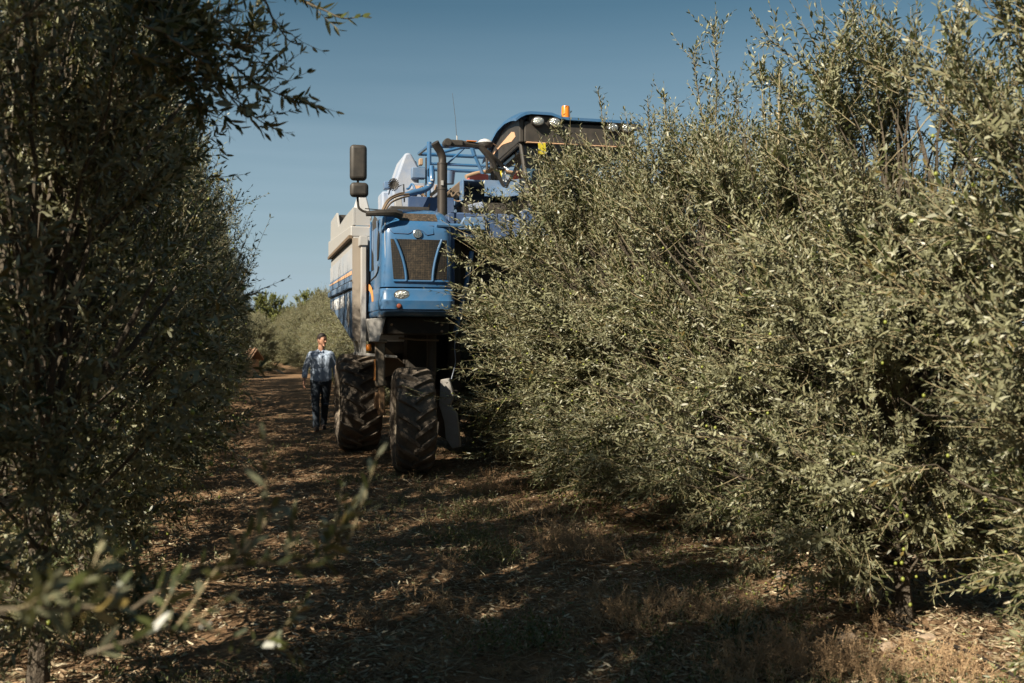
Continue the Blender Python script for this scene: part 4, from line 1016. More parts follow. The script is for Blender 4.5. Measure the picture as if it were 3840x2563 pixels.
# the rows behind these two
for k in range(13):
    Y = 1.5 + 1.9 * k
    place(SHADY[k % 3], xl(Y) - 5.0, Y, TH + jr.uniform(-3, 3), (1.1, 1.15, .96), "olive tree seen through gaps of the shaded left row, one row further", "olive trees of the row behind the shaded one")
for k in range(12):
    Y = 3.0 + 1.9 * k
    place(SUNNY[k % 4], xr(Y) + 5.0, Y, TH + jr.uniform(-3, 3), (1, 1.15, .80), "olive tree glimpsed through the sunlit hedge, one row further", "olive trees of the row behind the sunlit one")

# boughs of the near left trees that hang into the picture
F_ = 995.6
def at(px, py, Y):            # a place in the orchard given as sight line and distance
    px *= .43593; py *= .43593
    return np.array([(px - 512) / F_ * Y, Y, 1.6 + (343 - py) / F_ * Y])
def bough(name, pts, seed, leaf, side=10, r=.006, thick=1.0, up=.1, sl=(.08, .2), m=None, dens=1.0):
    rng = np.random.default_rng(seed)
    P = np.array([p[:] for p in catmull([Vector(p) for p in pts], 8)])
    a = Acc(); n = len(P)
    add_tubes(a, P[None], [r], [r * .35], 6, 2)
    seg = nrm(np.gradient(P, axis=0)); L_ = np.concatenate([[0], np.cumsum(np.linalg.norm(np.diff(P, axis=0), axis=1))])
    # leaves straight on the bough
    for s in range(2):
        q = np.arange(.02, L_[-1], .022 / dens); 
        pp = np.stack([np.interp(q, L_, P[:, k]) for k in range(3)], -1); dd = nrm(np.stack([np.interp(q, L_, seg[:, k]) for k in range(3)], -1))
        rad = perp(dd, rng); th = rng.normal(R(48), .2, len(q))[:, None]
        D = nrm(np.cos(th) * dd + np.sin(th) * rad + np.array([0, 0, up])); N = nrm(dd * np.sin(th) - rad * np.cos(th) + rng.normal(0, .3, D.shape))
        Ln = leaf * rng.uniform(.7, 1.15, len(q)); add_leaves(a, pp, D, N, Ln, Ln * .24, rng.random(len(q)), 0)
    q = rng.uniform(.15, .98, side) * L_[-1]
    pp = np.stack([np.interp(q, L_, P[:, k]) for k in range(3)], -1); dd = nrm(np.stack([np.interp(q, L_, seg[:, k]) for k in range(3)], -1))
    d = nrm(dd * .8 + nrm(rng.normal(size=dd.shape)) * .75 + np.array([0, 0, up * 2]))
    add_shoots(a, pp, d, rng.uniform(*sl, side), rng, m=7, leaf=leaf * .95, lw=leaf * .26, keep=.9, up=up)
    return a.build(name, [M['leaf'], M['twig'], M['bough']], None)
host = [o for o in C.objects if o.get('label', '').startswith("second tree from the camera in the shaded left row")][0]
host2 = [o for o in C.objects if o.get('label', '').startswith("third tree from the camera in the shaded left row")][0]
host1 = [o for o in C.objects if o.get('label', '').startswith("dark olive tree beside")][0]
bpy.context.view_layer.update()
def adopt(o, h, label):
    o.parent = h; o.matrix_parent_inverse = h.matrix_world.inverted(); o['label'] = label
Yb = 4.1
for i_, (pts, sd_, n_, lab) in enumerate([
    ([(500, -80, 3.8), (598, -10, Yb), (625, 42, Yb), (647, 74, Yb), (664, 94, Yb), (692, 104, Yb)], 1, 4, "thin bough hanging from the top edge"),
    ([(540, -60, 3.8), (640, -25, Yb), (708, 8, Yb), (745, 24, Yb), (788, 42, Yb), (836, 36, Yb)], 2, 6, "uppermost bough reaching furthest into the sky"),
    ([(330, 60, 3.6), (430, 90, 3.9), (505, 135, Yb), (540, 155, Yb), (581, 188, Yb), (625, 210, Yb), (690, 238, Yb)], 3, 26, "leafy bough reaching over the lane"),
    ([(380, 80, 3.6), (450, 130, 3.9), (490, 172, Yb), (522, 214, Yb), (559, 242, Yb), (581, 267, Yb), (628, 296, Yb)], 4, 22, "lowest of the overhanging boughs"),
    ([(330, 40, 3.6), (420, 60, 3.9), (500, 90, Yb), (560, 107, Yb), (605, 92, Yb)], 5, 26, "short bough below the top edge"),
    ([(250, -20, 3.5), (380, 10, 3.9), (460, 40, Yb), (530, 50, Yb)], 6, 45, "dense bough at the top"),
    ([(300, 120, 3.6), (380, 150, 3.9), (440, 190, Yb), (480, 240, Yb)], 7, 45, "dense bough under the others"),
]):
    o = bough("branch", [at(*p) for p in pts], sd_, .066, side=n_, r=.006, up=.12, sl=(.10, .26), dens=.75); adopt(o, host2, lab)
for pts, sd_, n_, lf, lab in [
    ([(300, 1400, 1.7), (415, 1324, 1.75), (518, 1303, 1.8), (601, 1293, 1.8), (705, 1300, 1.85), (770, 1275, 1.9), (812, 1225, 1.9)], 21, 7, .048, "blurred bough reaching low across the lane"),
    ([(500, 1320, 1.8), (572, 1249, 1.8), (610, 1200, 1.8), (626, 1165, 1.8)], 22, 2, .050, "blurred upright sprig of pale leaves"),
    ([(-60, 1400, 1.4), (60, 1396, 1.4), (150, 1394, 1.4), (232, 1386, 1.4), (268, 1350, 1.4)], 23, 5, .05, "blurred bare bough at the lower left"),
    ([(200, 1500, 1.6), (300, 1470, 1.6), (420, 1440, 1.7), (560, 1470, 1.8), (680, 1500, 1.9)], 24, 5, .045, "blurred dark bough near the ground"),
]:
    o = bough("branch", [at(*p) for p in pts], sd_, lf, side=n_, r=.0032, up=.25, sl=(.06, .13), dens=.8); adopt(o, host1, lab)

# tall upright shoots standing above the sunlit hedge
def named(a_): return [o for o in C.objects if o.get('label', '').startswith(a_)][0]
for lab_, Y_, pts, sd_, n_, lab in [
    ("sixth tree from the camera in the sunlit", 8.7, [(1650, 420), (1642, 290), (1645, 180), (1636, 62)], 41, 34, "tallest upright shoot above the hedge"),
    ("sixth tree from the camera in the sunlit", 8.7, [(1630, 400), (1612, 280), (1600, 200), (1588, 118)], 42, 22, "upright shoot left of the tallest one"),
    ("sixth tree from the camera in the sunlit", 8.7, [(1660, 400), (1675, 300), (1688, 240), (1690, 195)], 43, 18, "upright shoot right of the tallest one"),
    ("olive tree with long boughs", 10.0, [(1400, 380), (1385, 290), (1372, 205)], 44, 7, "upright shoot by the beacon"),
    ("olive tree with long boughs", 10.0, [(1500, 380), (1490, 300), (1486, 225)], 45, 8, "short upright shoot"),
    ("olive tree with long boughs", 9.6, [(1545, 380), (1530, 300), (1526, 222)], 46, 6, "short thin upright shoot"),
    ("fifth tree from the camera in the sunlit", 7.3, [(1960, 260), (1900, 200), (1830, 140), (1765, 92)], 47, 26, "long bough leaning left above the hedge"),
    ("fifth tree from the camera in the sunlit", 7.3, [(1900, 300), (1840, 230), (1780, 190), (1722, 165)], 48, 22, "lower bough leaning left above the hedge"),
    ("fifth tree from the camera in the sunlit", 7.0, [(2000, 200), (1975, 110), (1960, 40), (1950, -40)], 49, 26, "upright bough at the top edge"),
]:
    h_ = named(lab_); o = bough("branch", [at(*p, Y_) for p in pts], sd_, .056, side=n_, r=.007, up=.10, sl=(.12, .30), dens=1.0); adopt(o, h_, lab)
for i_, (ax, ay, bx, by) in enumerate(((1200, 560, 1062, 468), (1180, 600, 1032, 535), (1180, 650, 1028, 598), (1190, 700, 1040, 660), (1170, 760, 1060, 720), (1200, 800, 1055, 785), (1210, 850, 1060, 862), (1230, 540, 1112, 440), (1280, 540, 1180, 425), (1300, 480, 1225, 370), (1350, 460, 1275, 285))):
    h_ = named("low olive tree pushed"); o = bough("branch", [at(ax + 90, ay + 60, 11.3), at(ax, ay, 11.0), at((ax + bx) / 2, (ay + by) / 2 - 12, 10.8), at(bx, by, 10.6)], 60 + i_, .056, side=40, r=.008, up=.10, sl=(.10, .24), dens=1.0); adopt(o, h_, "bough pressed outwards beside the blue hood")
# broad-leaved trees past the end of the rows
gp_ = []
for k in range(2):
    rng = np.random.default_rng(70 + k)
    root = bpy.data.objects.new("broadleaf_tree", None); C.objects.link(root)
    a = Acc(); crown_mesh(a, rng, ht=5.0, hwL=2.4, hwR=2.4, hwY=2.2, nbr=260, nsh=14, leaders=0, zlo=.8, leaf=.11, lw=.055)
    a.build("crown", [M['green_leaf'], M['limb'], M['limb']], root)
    obj("trunk", trunk_mesh(rng, 4.6), [M['bark']], root); root['used'] = 0; gp_.append(root)
far = [(-19.6, 80, 1.25, 1.1, "green broad-leaved tree rising behind the far end of the olive rows"), (-16.6, 82, 1.2, 1.15, "rounded green tree just right of the tallest far one"), (-23.5, 82, 1.3, .9, "lower green tree left of the tallest far one"),
       (-24.5, 74, 1.2, .8, "green tree behind the small pump house"), (-30, 72, 1.3, .9, "far green tree hidden behind the shaded row"), (-37, 74, 1.3, 1.0, "leftmost far green tree"), (-10, 76, 1.2, .8, "far green tree behind the hopper"), (-4, 80, 1.2, .9, "far green tree behind the harvester")]
for k, (x, y, s, sz_, lab) in enumerate(far):
    r = place(gp_[k % 2], x, y, k * 1.3, (s, s, sz_), lab, "broad-leaved trees past the end of the rows"); r['category'] = "tree"

# ------------------------------------------------------------------ pump house and van past the rows
ph = bpy.data.objects.new("pump_house", None); C.objects.link(ph); ph.location = (-12.75, 46, 0)
tag(ph, "small peach pump house with a tiled roof at the end of the lane", "outbuilding")
mw_ = mat("peach_render", (.62, .40, .27), .9, dust=.3, dcol=(.5, .33, .24), scale=2)
bm = B(); box(bm, (-1.3, 0, -.2), (.5, 2.2, .80)); obj("wall", bm, [mw_], ph, smooth=False)
obj("vent_hole", box(B(), (.05, -.02, .45), (.18, .01, .58)), [M['black']], ph, smooth=False)
mt_ = mat("clay_tiles", (.27, .16, .10), .85, dust=.5, dcol=(.45, .27, .17), scale=12, bump=.8)
bm = B(); prism(bm, [(-1.5, -.25, .80), (-1.5, 1.1, 1.32), (-1.5, 2.45, .80), (-1.5, 2.45, .74), (-1.5, 1.1, 1.25), (-1.5, -.25, .74)], (2.2, 0, 0))
for k in range(11):
    tube(bm, [(-1.4 + .2 * k, -.26, .82), (-1.4 + .2 * k, 1.1, 1.34)], .045, 6)
obj("roof", bm, [mt_], ph)
van = bpy.data.objects.new("parked_van", None); C.objects.link(van); van.location = (-14.6, 44, 0); van.rotation_euler = (0, 0, R(20))
tag(van, "grey van parked at the end of the lane, half hidden by the shaded row", "van")
bm = B(); prism(bm, [(-2.1, -.85, .35), (-2.1, -.85, .85), (-1.7, -.85, .95), (-1.1, -.85, 1.55), (2.0, -.85, 1.6), (2.1, -.85, .4)], (0, 1.7, 0)); vb = obj("body", bm, [mat("van_grey", (.20, .21, .22), .35, dust=.3)], van, bevel=.06)
bm = B(); prism(bm, [(-1.55, -.858, 1.0), (-1.05, -.858, 1.46), (-.3, -.858, 1.48), (-.3, -.858, 1.0)], (0, .01, 0)); obj("side_window", bm, [M['glass']], van, smooth=False)
bm = B(); prism(bm, [(-1.68, -.7, .99), (-1.14, -.7, 1.5), (-1.14, .7, 1.5), (-1.68, .7, .99)], (-.03, 0, .03)); obj("windscreen", bm, [M['black']], van, smooth=False)
for x in (-1.4, 1.35):
    for y in (-.86, .66):
        wh = obj("wheel", lathe(B(), [(.2, y), (.3, y + .01), (.33, y + .05), (.33, y + .16), (.3, y + .2), (.2, y + .2)], 24, 'Y', (x, 0, .33)), [M['tyre']], van)
        obj("rim", lathe(B(), [(.05, y - .01), (.19, y - .008), (.2, y + .05)], 20, 'Y', (x, 0, .33)), [M['silver']], wh)
obj("headlight", box(B(), (-2.13, -.8, .68), (-2.08, -.5, .82)), [M['lampglass']], van, bevel=.01); obj("headlight", box(B(), (-2.13, .5, .68), (-2.08, .8, .82)), [M['lampglass']], van, bevel=.01)

# ------------------------------------------------------------------ the man in the lane
def rcone(bm, a, b, ra, rb, n=14):
    a, b = Vector(a), Vector(b); d = (b - a).normalized()
    P = [a - d * ra * .98, a - d * ra * .7, a - d * ra * .35, a, a.lerp(b, .33), a.lerp(b, .66), b, b + d * rb * .35, b + d * rb * .7, b + d * rb * .98]
    rr = [ra * .2, ra * .71, ra * .94, ra, lerp(ra, rb, .33), lerp(ra, rb, .66), rb, rb * .94, rb * .71, rb * .2]
    up = Vector((0, 0, 1)) if abs(d.z) < .9 else Vector((1, 0, 0))
    s = d.cross(up).normalized(); u = s.cross(d)
    rings = [[bm.verts.new(p + (s * math.cos(q) + u * math.sin(q)) * r_) for q in [2 * math.pi * k / n for k in range(n)]] for p, r_ in zip(P, rr)]
    for p, q in zip(rings, rings[1:]):
        for k in range(n): bm.faces.new((p[k], p[(k + 1) % n], q[(k + 1) % n], q[k]))
    bm.faces.new(rings[0][::-1]); bm.faces.new(rings[-1])
def ellipsoid(bm, c, r, rot=None, fn=None):
    t = bmesh.new(); bmesh.ops.create_icosphere(t, subdivisions=3, radius=1); mp_ = {}
    for v in t.verts:
        p = Vector((v.co.x * r[0], v.co.y * r[1], v.co.z * r[2]))
        if fn: p = fn(p)
        if rot is not None: p = rot @ p
        mp_[v] = bm.verts.new(Vector(c) + p)
    for f in t.faces: bm.faces.new([mp_[v] for v in f.verts])
    t.free()
def fuse(name, bm, m, parent, vox=.009, sm=4):
    bmesh.ops.recalc_face_normals(bm, faces=bm.faces)
    o = obj(name, bm, m, parent, smooth=False)
    r = o.modifiers.new("r", 'REMESH'); r.mode = 'VOXEL'; r.voxel_size = vox; r.use_smooth_shade = True
    s_ = o.modifiers.new("s", 'SMOOTH'); s_.factor = .5; s_.iterations = sm
    return o
man = bpy.data.objects.new("person", None); C.objects.link(man)
man.location = (-3.53, 18.4, 0.0); man.rotation_euler = (0, 0, R(12))
tag(man, "man in pale blue shirt and dark jeans walking beside the harvester's rear wheel", "person")
# local frame: he faces -Y (towards the camera), +X is his left hand side in the picture's right
skin = mat("skin", (.55, .29, .19), .55, dust=.12, dcol=(.5, .24, .17), scale=9)
b_ = B(); HR = Matrix.Rotation(R(42), 3, 'Z') @ Matrix.Rotation(R(6), 3, 'X')
HC = Vector((.015, -.03, 1.655))
rcone(b_, (.0, .01, 1.42), (.008, -.01, 1.56), .058, .056)
def headfn(p):
    x, y, z = p
    if z < 0: k = 1 - .28 * min(1, -z / .12) ** 1.6; x *= k; y = y * (1 - .10 * min(1, -z / .12)) - .012 * min(1, -z / .12)
    return Vector((x, y, z))
ellipsoid(b_, HC, (.076, .098, .122), HR, headfn)
hp = lambda x, y, z: HC + HR @ Vector((x, y, z))
rcone(b_, hp(0, -.092, .012), hp(0, -.112, -.022), .008, .014, 10); rcone(b_, hp(-.012, -.098, -.028), hp(.012, -.098, -.028), .007, .007, 8)
rcone(b_, hp(-.03, -.088, .03), hp(.03, -.088, .03), .012, .012, 10)           # brow
rcone(b_, hp(-.02, -.084, -.060), hp(.02, -.084, -.060), .010, .010, 8); rcone(b_, hp(-.012, -.078, -.096), hp(.012, -.078, -.096), .018, .018, 10)
for s in (-1, 1): ellipsoid(b_, hp(s * .077, .008, -.008), (.010, .020, .032), HR)
# torso under the shirt, forearms, hands, ankles
rcone(b_, (0, 0, 1.0), (0, .01, 1.33), .08, .07); rcone(b_, (-.10, 0.01, 1.36), (.10, 0.01, 1.36), .045, .045)
def arm_(s, sh, el, wr, curl):
    sh, el, wr = Vector(sh), Vector(el), Vector(wr)
    rcone(b_, (0, 0, 1.36), sh, .045, .040); rcone(b_, sh, el, .044, .036); rcone(b_, el, wr, .036, .026)
    d = (wr - el).normalized(); side_ = Vector((0, -1, 0)); side_ = (side_ - d * side_.dot(d)).normalized(); nn_ = d.cross(side_)
    palm = wr + d * .045
    rcone(b_, wr + d * .015 + side_ * .012, wr + d * .085 + side_ * .022, .019, .016, 10); rcone(b_, wr + d * .015 - side_ * .010, wr + d * .083 - side_ * .020, .018, .015, 10); rcone(b_, wr + d * .02, wr + d * .088, .019, .016, 10)
    inn = Vector((-s, 0, 0)); inn = (inn - d * inn.dot(d)).normalized()
    for i, (o_, l_) in enumerate(((.028, .068), (.010, .078), (-.009, .072), (-.026, .056))):
        a0 = wr + d * .088 + side_ * o_; a1 = a0 + (d * .92 + inn * .3).normalized() * l_ * .5; a2 = a1 + (d * .6 + inn * .75 * curl).normalized() * l_ * .5
        rcone(b_, a0, a1, .0095, .0085, 8); rcone(b_, a1, a2, .0085, .0075, 8)
    t0 = wr + d * .03 + side_ * .028; t1 = t0 + (d * .6 + side_ * .7 + inn * .25).normalized() * .04; t2 = t1 + (d * .9 + side_ * .2 + inn * .3).normalized() * .032
    rcone(b_, t0, t1, .012, .011, 8); rcone(b_, t1, t2, .011, .009, 8)
ELR, WRR, ELL, WRL = (-.285, .05, 1.12), (-.305, -.03, .90), (.27, .05, 1.12), (.29, .0, .87)
arm_(-1, (-.185, 0, 1.38), ELR, WRR, 1.1); arm_(1, (.185, 0, 1.38), ELL, WRL, .9)
rcone(b_, (-.09, 0, .92), (.09, 0, .92), .09, .09)
LG = [((-.095, 0, .90), (-.10, -.09, .50), (-.085, -.14, .08)), ((.095, 0, .90), (.075, .03, .50), (.05, .20, .10))]
for a, b, c in LG: rcone(b_, a, b, .075, .05); rcone(b_, b, c, .048, .036)
body = fuse("body", b_, [skin], man, .0075, 3)
hb = B(); ellipsoid(hb, hp(0, .008, .028), (.0805, .102, .104), HR, lambda p: Vector((p.x, p.y, max(p.z, -.055 if p.y > .03 else -.055 + (.03 - p.y) * .95))))
for s in (-1, 1): rcone(hb, hp(s * .076, -.012, .04), hp(s * .076, -.016, -.0), .012, .007, 8)
obj_h = fuse("hair", hb, [mat("dark_hair", (.018, .012, .009), .7)], man, .007, 2)
for s in (-1, 1):
    e = B(); rcone(e, hp(s * .018, -.096, .037), hp(s * .046, -.088, .035), .005, .004, 6); obj("eyebrow", e, [obj_h.data.materials[0]], body)
    e = B(); ellipsoid(e, hp(s * .032, -.0875, .012), (.013, .008, .006), HR); obj("eye", e, [mat("eye_dark", (.03, .02, .015), .3)], body)
e = B(); rcone(e, hp(-.018, -.092, -.058), hp(.018, -.092, -.058), .0045, .0045, 6); obj("mouth", e, [mat("lips", (.26, .09, .07), .6)], body)
sh_m = mat("pale_blue_shirt", (.34, .42, .55), .85, dust=.2, dcol=(.40, .46, .56), scale=22, bump=.35)
sb = B()
for z0_, z1_, w0_, w1_, d0_, d1_ in ((.93, 1.10, .105, .10, .118, .112), (1.10, 1.30, .10, .118, .112, .115)):
    rcone(sb, (-w0_ * .75, 0, z0_), (-w1_ * .85, 0, z1_), d0_, d1_); rcone(sb, (w0_ * .75, 0, z0_), (w1_ * .85, 0, z1_), d0_, d1_); rcone(sb, (0, -.01, z0_), (0, -.015, z1_), d0_, d1_)
rcone(sb, (-.10, .0, 1.30), (-.165, .0, 1.385), .11, .072); rcone(sb, (.10, .0, 1.30), (.165, .0, 1.385), .11, .072); rcone(sb, (-.17, 0, 1.39), (0, .01, 1.43), .055, .060); rcone(sb, (.17, 0, 1.39), (0, .01, 1.43), .055, .060)
for s, el, wr in ((-1, ELR, WRR), (1, ELL, WRL)):
    el, wr = Vector(el), Vector(wr)
    rcone(sb, (s * .185, 0, 1.375), el, .066, .056); c_ = el.lerp(wr, .52); rcone(sb, el, c_, .056, .050); rcone(sb, el.lerp(wr, .42), el.lerp(wr, .60), .054, .053)
rr_ = random.Random(3)
for k in range(16):                                            # folds
    a = rr_.uniform(-1.2, 1.2); z = rr_.uniform(.90, 1.25); rcone(sb, (math.sin(a) * .19, -math.cos(a) * .118, z), (math.sin(a + .3) * .18, -math.cos(a + .3) * .118, z + rr_.uniform(-.05, .05)), .010, .006, 6)
sb2 = sb
for s in (-1, 1): rcone(sb, (s * .062, .01, 1.475), (s * .022, -.066, 1.44), .017, .016, 8); rcone(sb, (s * .062, .015, 1.475), (s * .0, .062, 1.485), .017, .016, 8)
rcone(sb, (-.095, 0, .88), (.095, 0, .88), .105, .105)
shirt = fuse("shirt", sb, [sh_m], man, .009, 2)
pk = B(); box(pk, (-.008, -.1335, .90), (.010, -.128, 1.40)); obj("placket", pk, [mat("placket", (.42, .5, .63), .85)], shirt, bevel=.001)
tb = B()
rcone(tb, (-.085, 0, .88), (.085, 0, .88), .112, .112)
for (a, b, c) in LG:
    rcone(tb, a, b, .108, .074); c2 = Vector(b).lerp(Vector(c), .97); rcone(tb, b, c2, .073, .062); rcone(tb, Vector(b).lerp(Vector(c), .85), c2, .066, .066)
    for k in range(4):
        z = rr_.uniform(.15, .5); rcone(tb, (a[0] - .05, -.05, z), (a[0] + .05, -.06, z + rr_.uniform(-.03, .04)), .014, .010, 6)
fuse("jeans", tb, [mat("dark_jeans", (.020, .028, .038), .9, dust=.3, dcol=(.07, .09, .12), scale=12, bump=.3)], man, .009, 3)
for (a, b, c) in LG:
    f = B(); rcone(f, (c[0], c[1] + .03, .045), (c[0] + .01, c[1] - .14, .035), .045, .038); box(f, (c[0] - .04, c[1] - .17, .0), (c[0] + .05, c[1] + .07, .02))
    fuse("shoe", f, [mat("dark_shoe", (.05, .035, .03), .6)], man, .008, 3)

# ------------------------------------------------------------------ what lies on the lane
rng = np.random.default_rng(99)
def scatter(n, y0, y1, power=1.0, xlim=None):
    y = y0 + (y1 - y0) * rng.random(n) ** power
    x = rng.uniform(-.56, .56, n) * y * 1.02
    return x, y
def flatleaves(name, n, y0, y1, power, Lr, Wf, m, tilt=.5, mask=None, kind='leaf_litter'):
    x, y = scatter(n, y0, y1, power)
    if mask is not None:
        k = mask(x, y); x, y = x[k], y[k]
    n = len(x); a = rng.random(n) * 6.283
    D = nrm(np.stack([np.cos(a), np.sin(a), rng.normal(.05, tilt * .35, n)], -1)); N = nrm(np.stack([rng.normal(0, tilt, n), rng.normal(0, tilt, n), np.ones(n)], -1))
    P = np.stack([x, y, gh(x, y) + rng.uniform(.002, .02, n)], -1); Ln = rng.uniform(*Lr, n)
    A_ = Acc(); add_leaves(A_, P, D, N, Ln, Ln * Wf * rng.uniform(.7, 1.3, n), rng.random(n), 0, bend=.12)
    o = A_.build(kind, [m]); return o
ml = bpy.data.materials.new("dry_litter"); ml.use_nodes = True
t = ml.node_tree; b = t.nodes["Principled BSDF"]; at_ = t.nodes.new("ShaderNodeAttribute"); at_.attribute_name = "lv"
r_ = t.nodes.new("ShaderNodeValToRGB"); e = r_.color_ramp.elements
e[0].color = (.15, .10, .06, 1); e[1].color = (.74, .62, .45, 1); q_ = e.new(.35); q_.color = (.34, .235, .145, 1); q_ = e.new(.62); q_.color = (.46, .37, .25, 1); q_ = e.new(.8); q_.color = (.17, .18, .09, 1)
t.links.new(at_.outputs["Fac"], r_.inputs[0]); t.links.new(r_.outputs[0], b.inputs["Base Color"]); b.inputs["Roughness"].default_value = .8; b.inputs["Specular IOR Level"].default_value = .2
clump = lambda s, th, sd_: (lambda x, y: vnoise(x * s + 50, y * s + 50, sd_) + .25 * (rng.random(len(x)) - .5) > th)
o = flatleaves("litter", 90000, 4.0, 22, 1.7, (.02, .06), .24, ml, .55, clump(1.4, .28, 7)); tag(o, "dry olive leaves littering the lane", kind='stuff')
# broken straw and twigs
x, y = scatter(26000, 4.0, 20, 1.6); k = clump(1.1, .42, 8)(x, y); x, y = x[k], y[k]; n = len(x)
a = rng.random(n) * 6.283; l = rng.uniform(.03, .16, n); d = np.stack([np.cos(a), np.sin(a), rng.normal(.12, .22, n)], -1); tt = np.linspace(0, 1, 4)[None, :, None]
P = np.stack([x, y, gh(x, y) + .006], -1)[:, None, :] + d[:, None, :] * l[:, None, None] * tt + rng.normal(0, .006, (n, 4, 3)) * tt
P[:, :, 2] = np.maximum(P[:, :, 2], gh(x, y)[:, None] + .003)
A_ = Acc(); add_tubes(A_, P, rng.uniform(.0010, .0024, n), np.full(n, .0008), 3, 0)
A_.a = [np.repeat(rng.random(n), 12)]
o = A_.build("straw_litter", [ml]); tag(o, "broken straw and twigs strewn over the lane", kind='stuff')
# low green weeds
mweed = leaf_mat("weed_green", (.075, .10, .030), (.12, .14, .06), trans=.15)
x, y = scatter(5200, 4.1, 24, 1.4)
off = (x - (xr(y) - 1.9)); k = (vnoise(x * .9 + 30, y * .55 + 30, 12) + .15 * (rng.random(len(x)) - .5) > .50) & (np.abs(off) < 2.6); x, y = x[k], y[k]; n = len(x)
A_ = Acc(); base = np.stack([x, y, gh(x, y)], -1)
rep = 4; bs = np.repeat(base, rep, 0) + rng.normal(0, .018, (n * rep, 3)) * [1, 1, 0]
d = nrm(np.stack([rng.normal(0, .55, n * rep), rng.normal(0, .55, n * rep), np.ones(n * rep)], -1))
add_shoots(A_, bs, d, rng.uniform(.03, .12, n * rep), rng, m=5, leaf=.022, lw=.008, up=0, twig=.0009, keep=.9)
o = A_.build("weeds", [mweed, M['twig']]); tag(o, "low green weeds growing along the lane", kind='stuff')
# dry russet weeds: the small ones are cover, the big clumps are things
mdry = mat("dry_weed", (.32, .20, .105), .85, dust=.5, dcol=(.52, .38, .23), scale=3)
def dryclump(A_, base, n, h, sp):
    bs = base + rng.normal(0, 1, (n, 3)) * [sp * .35, sp * .35, 0]
    d = nrm(np.stack([rng.normal(0, .55, n), rng.normal(0, .55, n), np.ones(n)], -1)); l = h * rng.uniform(.45, 1.1, n); tt = np.linspace(0, 1, 5)[None, :, None]
    P = bs[:, None, :] + d[:, None, :] * l[:, None, None] * tt + (nrm(rng.normal(size=(n, 3))) * .22)[:, None, :] * l[:, None, None] * tt ** 2
    P[:, :, 2] = np.maximum(P[:, :, 2], base[2] + .002)
    add_tubes(A_, P, np.full(n, .0016), np.full(n, .0008), 3, 0)
    r = 6; bi = np.repeat(np.arange(n), r); q = rng.uniform(.25, 1, n * r); f = q * 4; i0 = np.minimum(f.astype(int), 3); fr = (f - i0)[:, None]
    sb_ = P[bi, i0] * (1 - fr) + P[bi, i0 + 1] * fr
    dd = nrm(d[bi] + nrm(rng.normal(size=(n * r, 3))) * .9); ls = h * rng.uniform(.10, .28, n * r)
    P2 = sb_[:, None, :] + dd[:, None, :] * ls[:, None, None] * np.linspace(0, 1, 3)[None, :, None]
    add_tubes(A_, P2, np.full(n * r, .0011), np.full(n * r, .0009), 3, 0)
    # seed heads
    ns = n * 22; bi = rng.integers(0, n * r, ns); p = P2[bi, 1] * .4 + P2[bi, 2] * .6 + rng.normal(0, .006, (ns, 3)); D = nrm(rng.normal(size=(ns, 3)))
    add_leaves(A_, p, D, perp(D, rng), np.full(ns, .008), np.full(ns, .005), rng.random(ns), 0)
x, y = scatter(420, 4.2, 18, 1.3); k = vnoise(x * .7 + 70, y * .7 + 70, 21) > .42; x, y = x[k], y[k]
A_ = Acc()
for xx, yy in zip(x, y): dryclump(A_, np.array([xx, yy, float(gh(xx, yy))]), int(rng.integers(4, 12)), rng.uniform(.05, .14), .10)
o = A_.build("dry_weeds", [mdry]); tag(o, "low russet dried weeds among the litter", kind='stuff')
G = lambda px, py: (lambda Y: ((px - 1174.5) / 2284 * Y, Y))(1.6 * 2284 / (py - 787))
big = [(1310, 1280, 150, .26, .42, "large pale dried weed clump lit by the sun in mid lane"), (1430, 1440, 80, .20, .30, "russet dried weed clump right of the middle of the lane"), (1500, 1400, 70, .16, .32, "dried weed clump in front of the second trunk"),
       (1800, 1545, 120, .24, .30, "tallest dried weed clump at the bottom edge"), (1950, 1560, 110, .20, .35, "dried weed clump at the bottom edge left of the hose"), (1700, 1560, 90, .18, .30, "dried weed clump at the bottom edge, leftmost of three"),
       (2180, 1560, 70, .18, .25, "dried weed clump at the bottom edge under the hose"), (1120, 1130, 60, .20, .35, "dried weed clump nearest the front wheel"), (1240, 1180, 60, .18, .4, "dried weed clump below the harvested boughs"),
       (1000, 1395, 40, .14, .3, "small dried weed clump on the shaded lane"), (830, 1420, 30, .14, .25, "thin dried weed clump at the left of the lane"), (1640, 1420, 60, .18, .3, "dried weed clump beside the hose")]
for px, py, n_, h_, sp_, lab in big:
    X_, Y_ = G(px, py); A_ = Acc(); dryclump(A_, np.array([0, 0, 0.0]), n_, h_, sp_)
    o = A_.build("dry_weed_clump", [mdry]); o.location = (X_, Y_, float(gh(X_, Y_))); tag(o, lab, "weed clump", "dried weed clumps on the lane")
gw = [(1130, 1290, "leafy green weed patch in the middle of the lane"), (1085, 1180, "green weed patch in front of the front wheel"), (1190, 1480, "green weed patch at the bottom of the lane"), (1060, 1250, "small green weed patch left of the sunlit dry clump"), (810, 1110, "green weed patch left of the front wheel"), (1690, 1470, "olive sucker shoots growing beside the hose"), (1720, 1330, "pale green sprigs lying by the hose")]
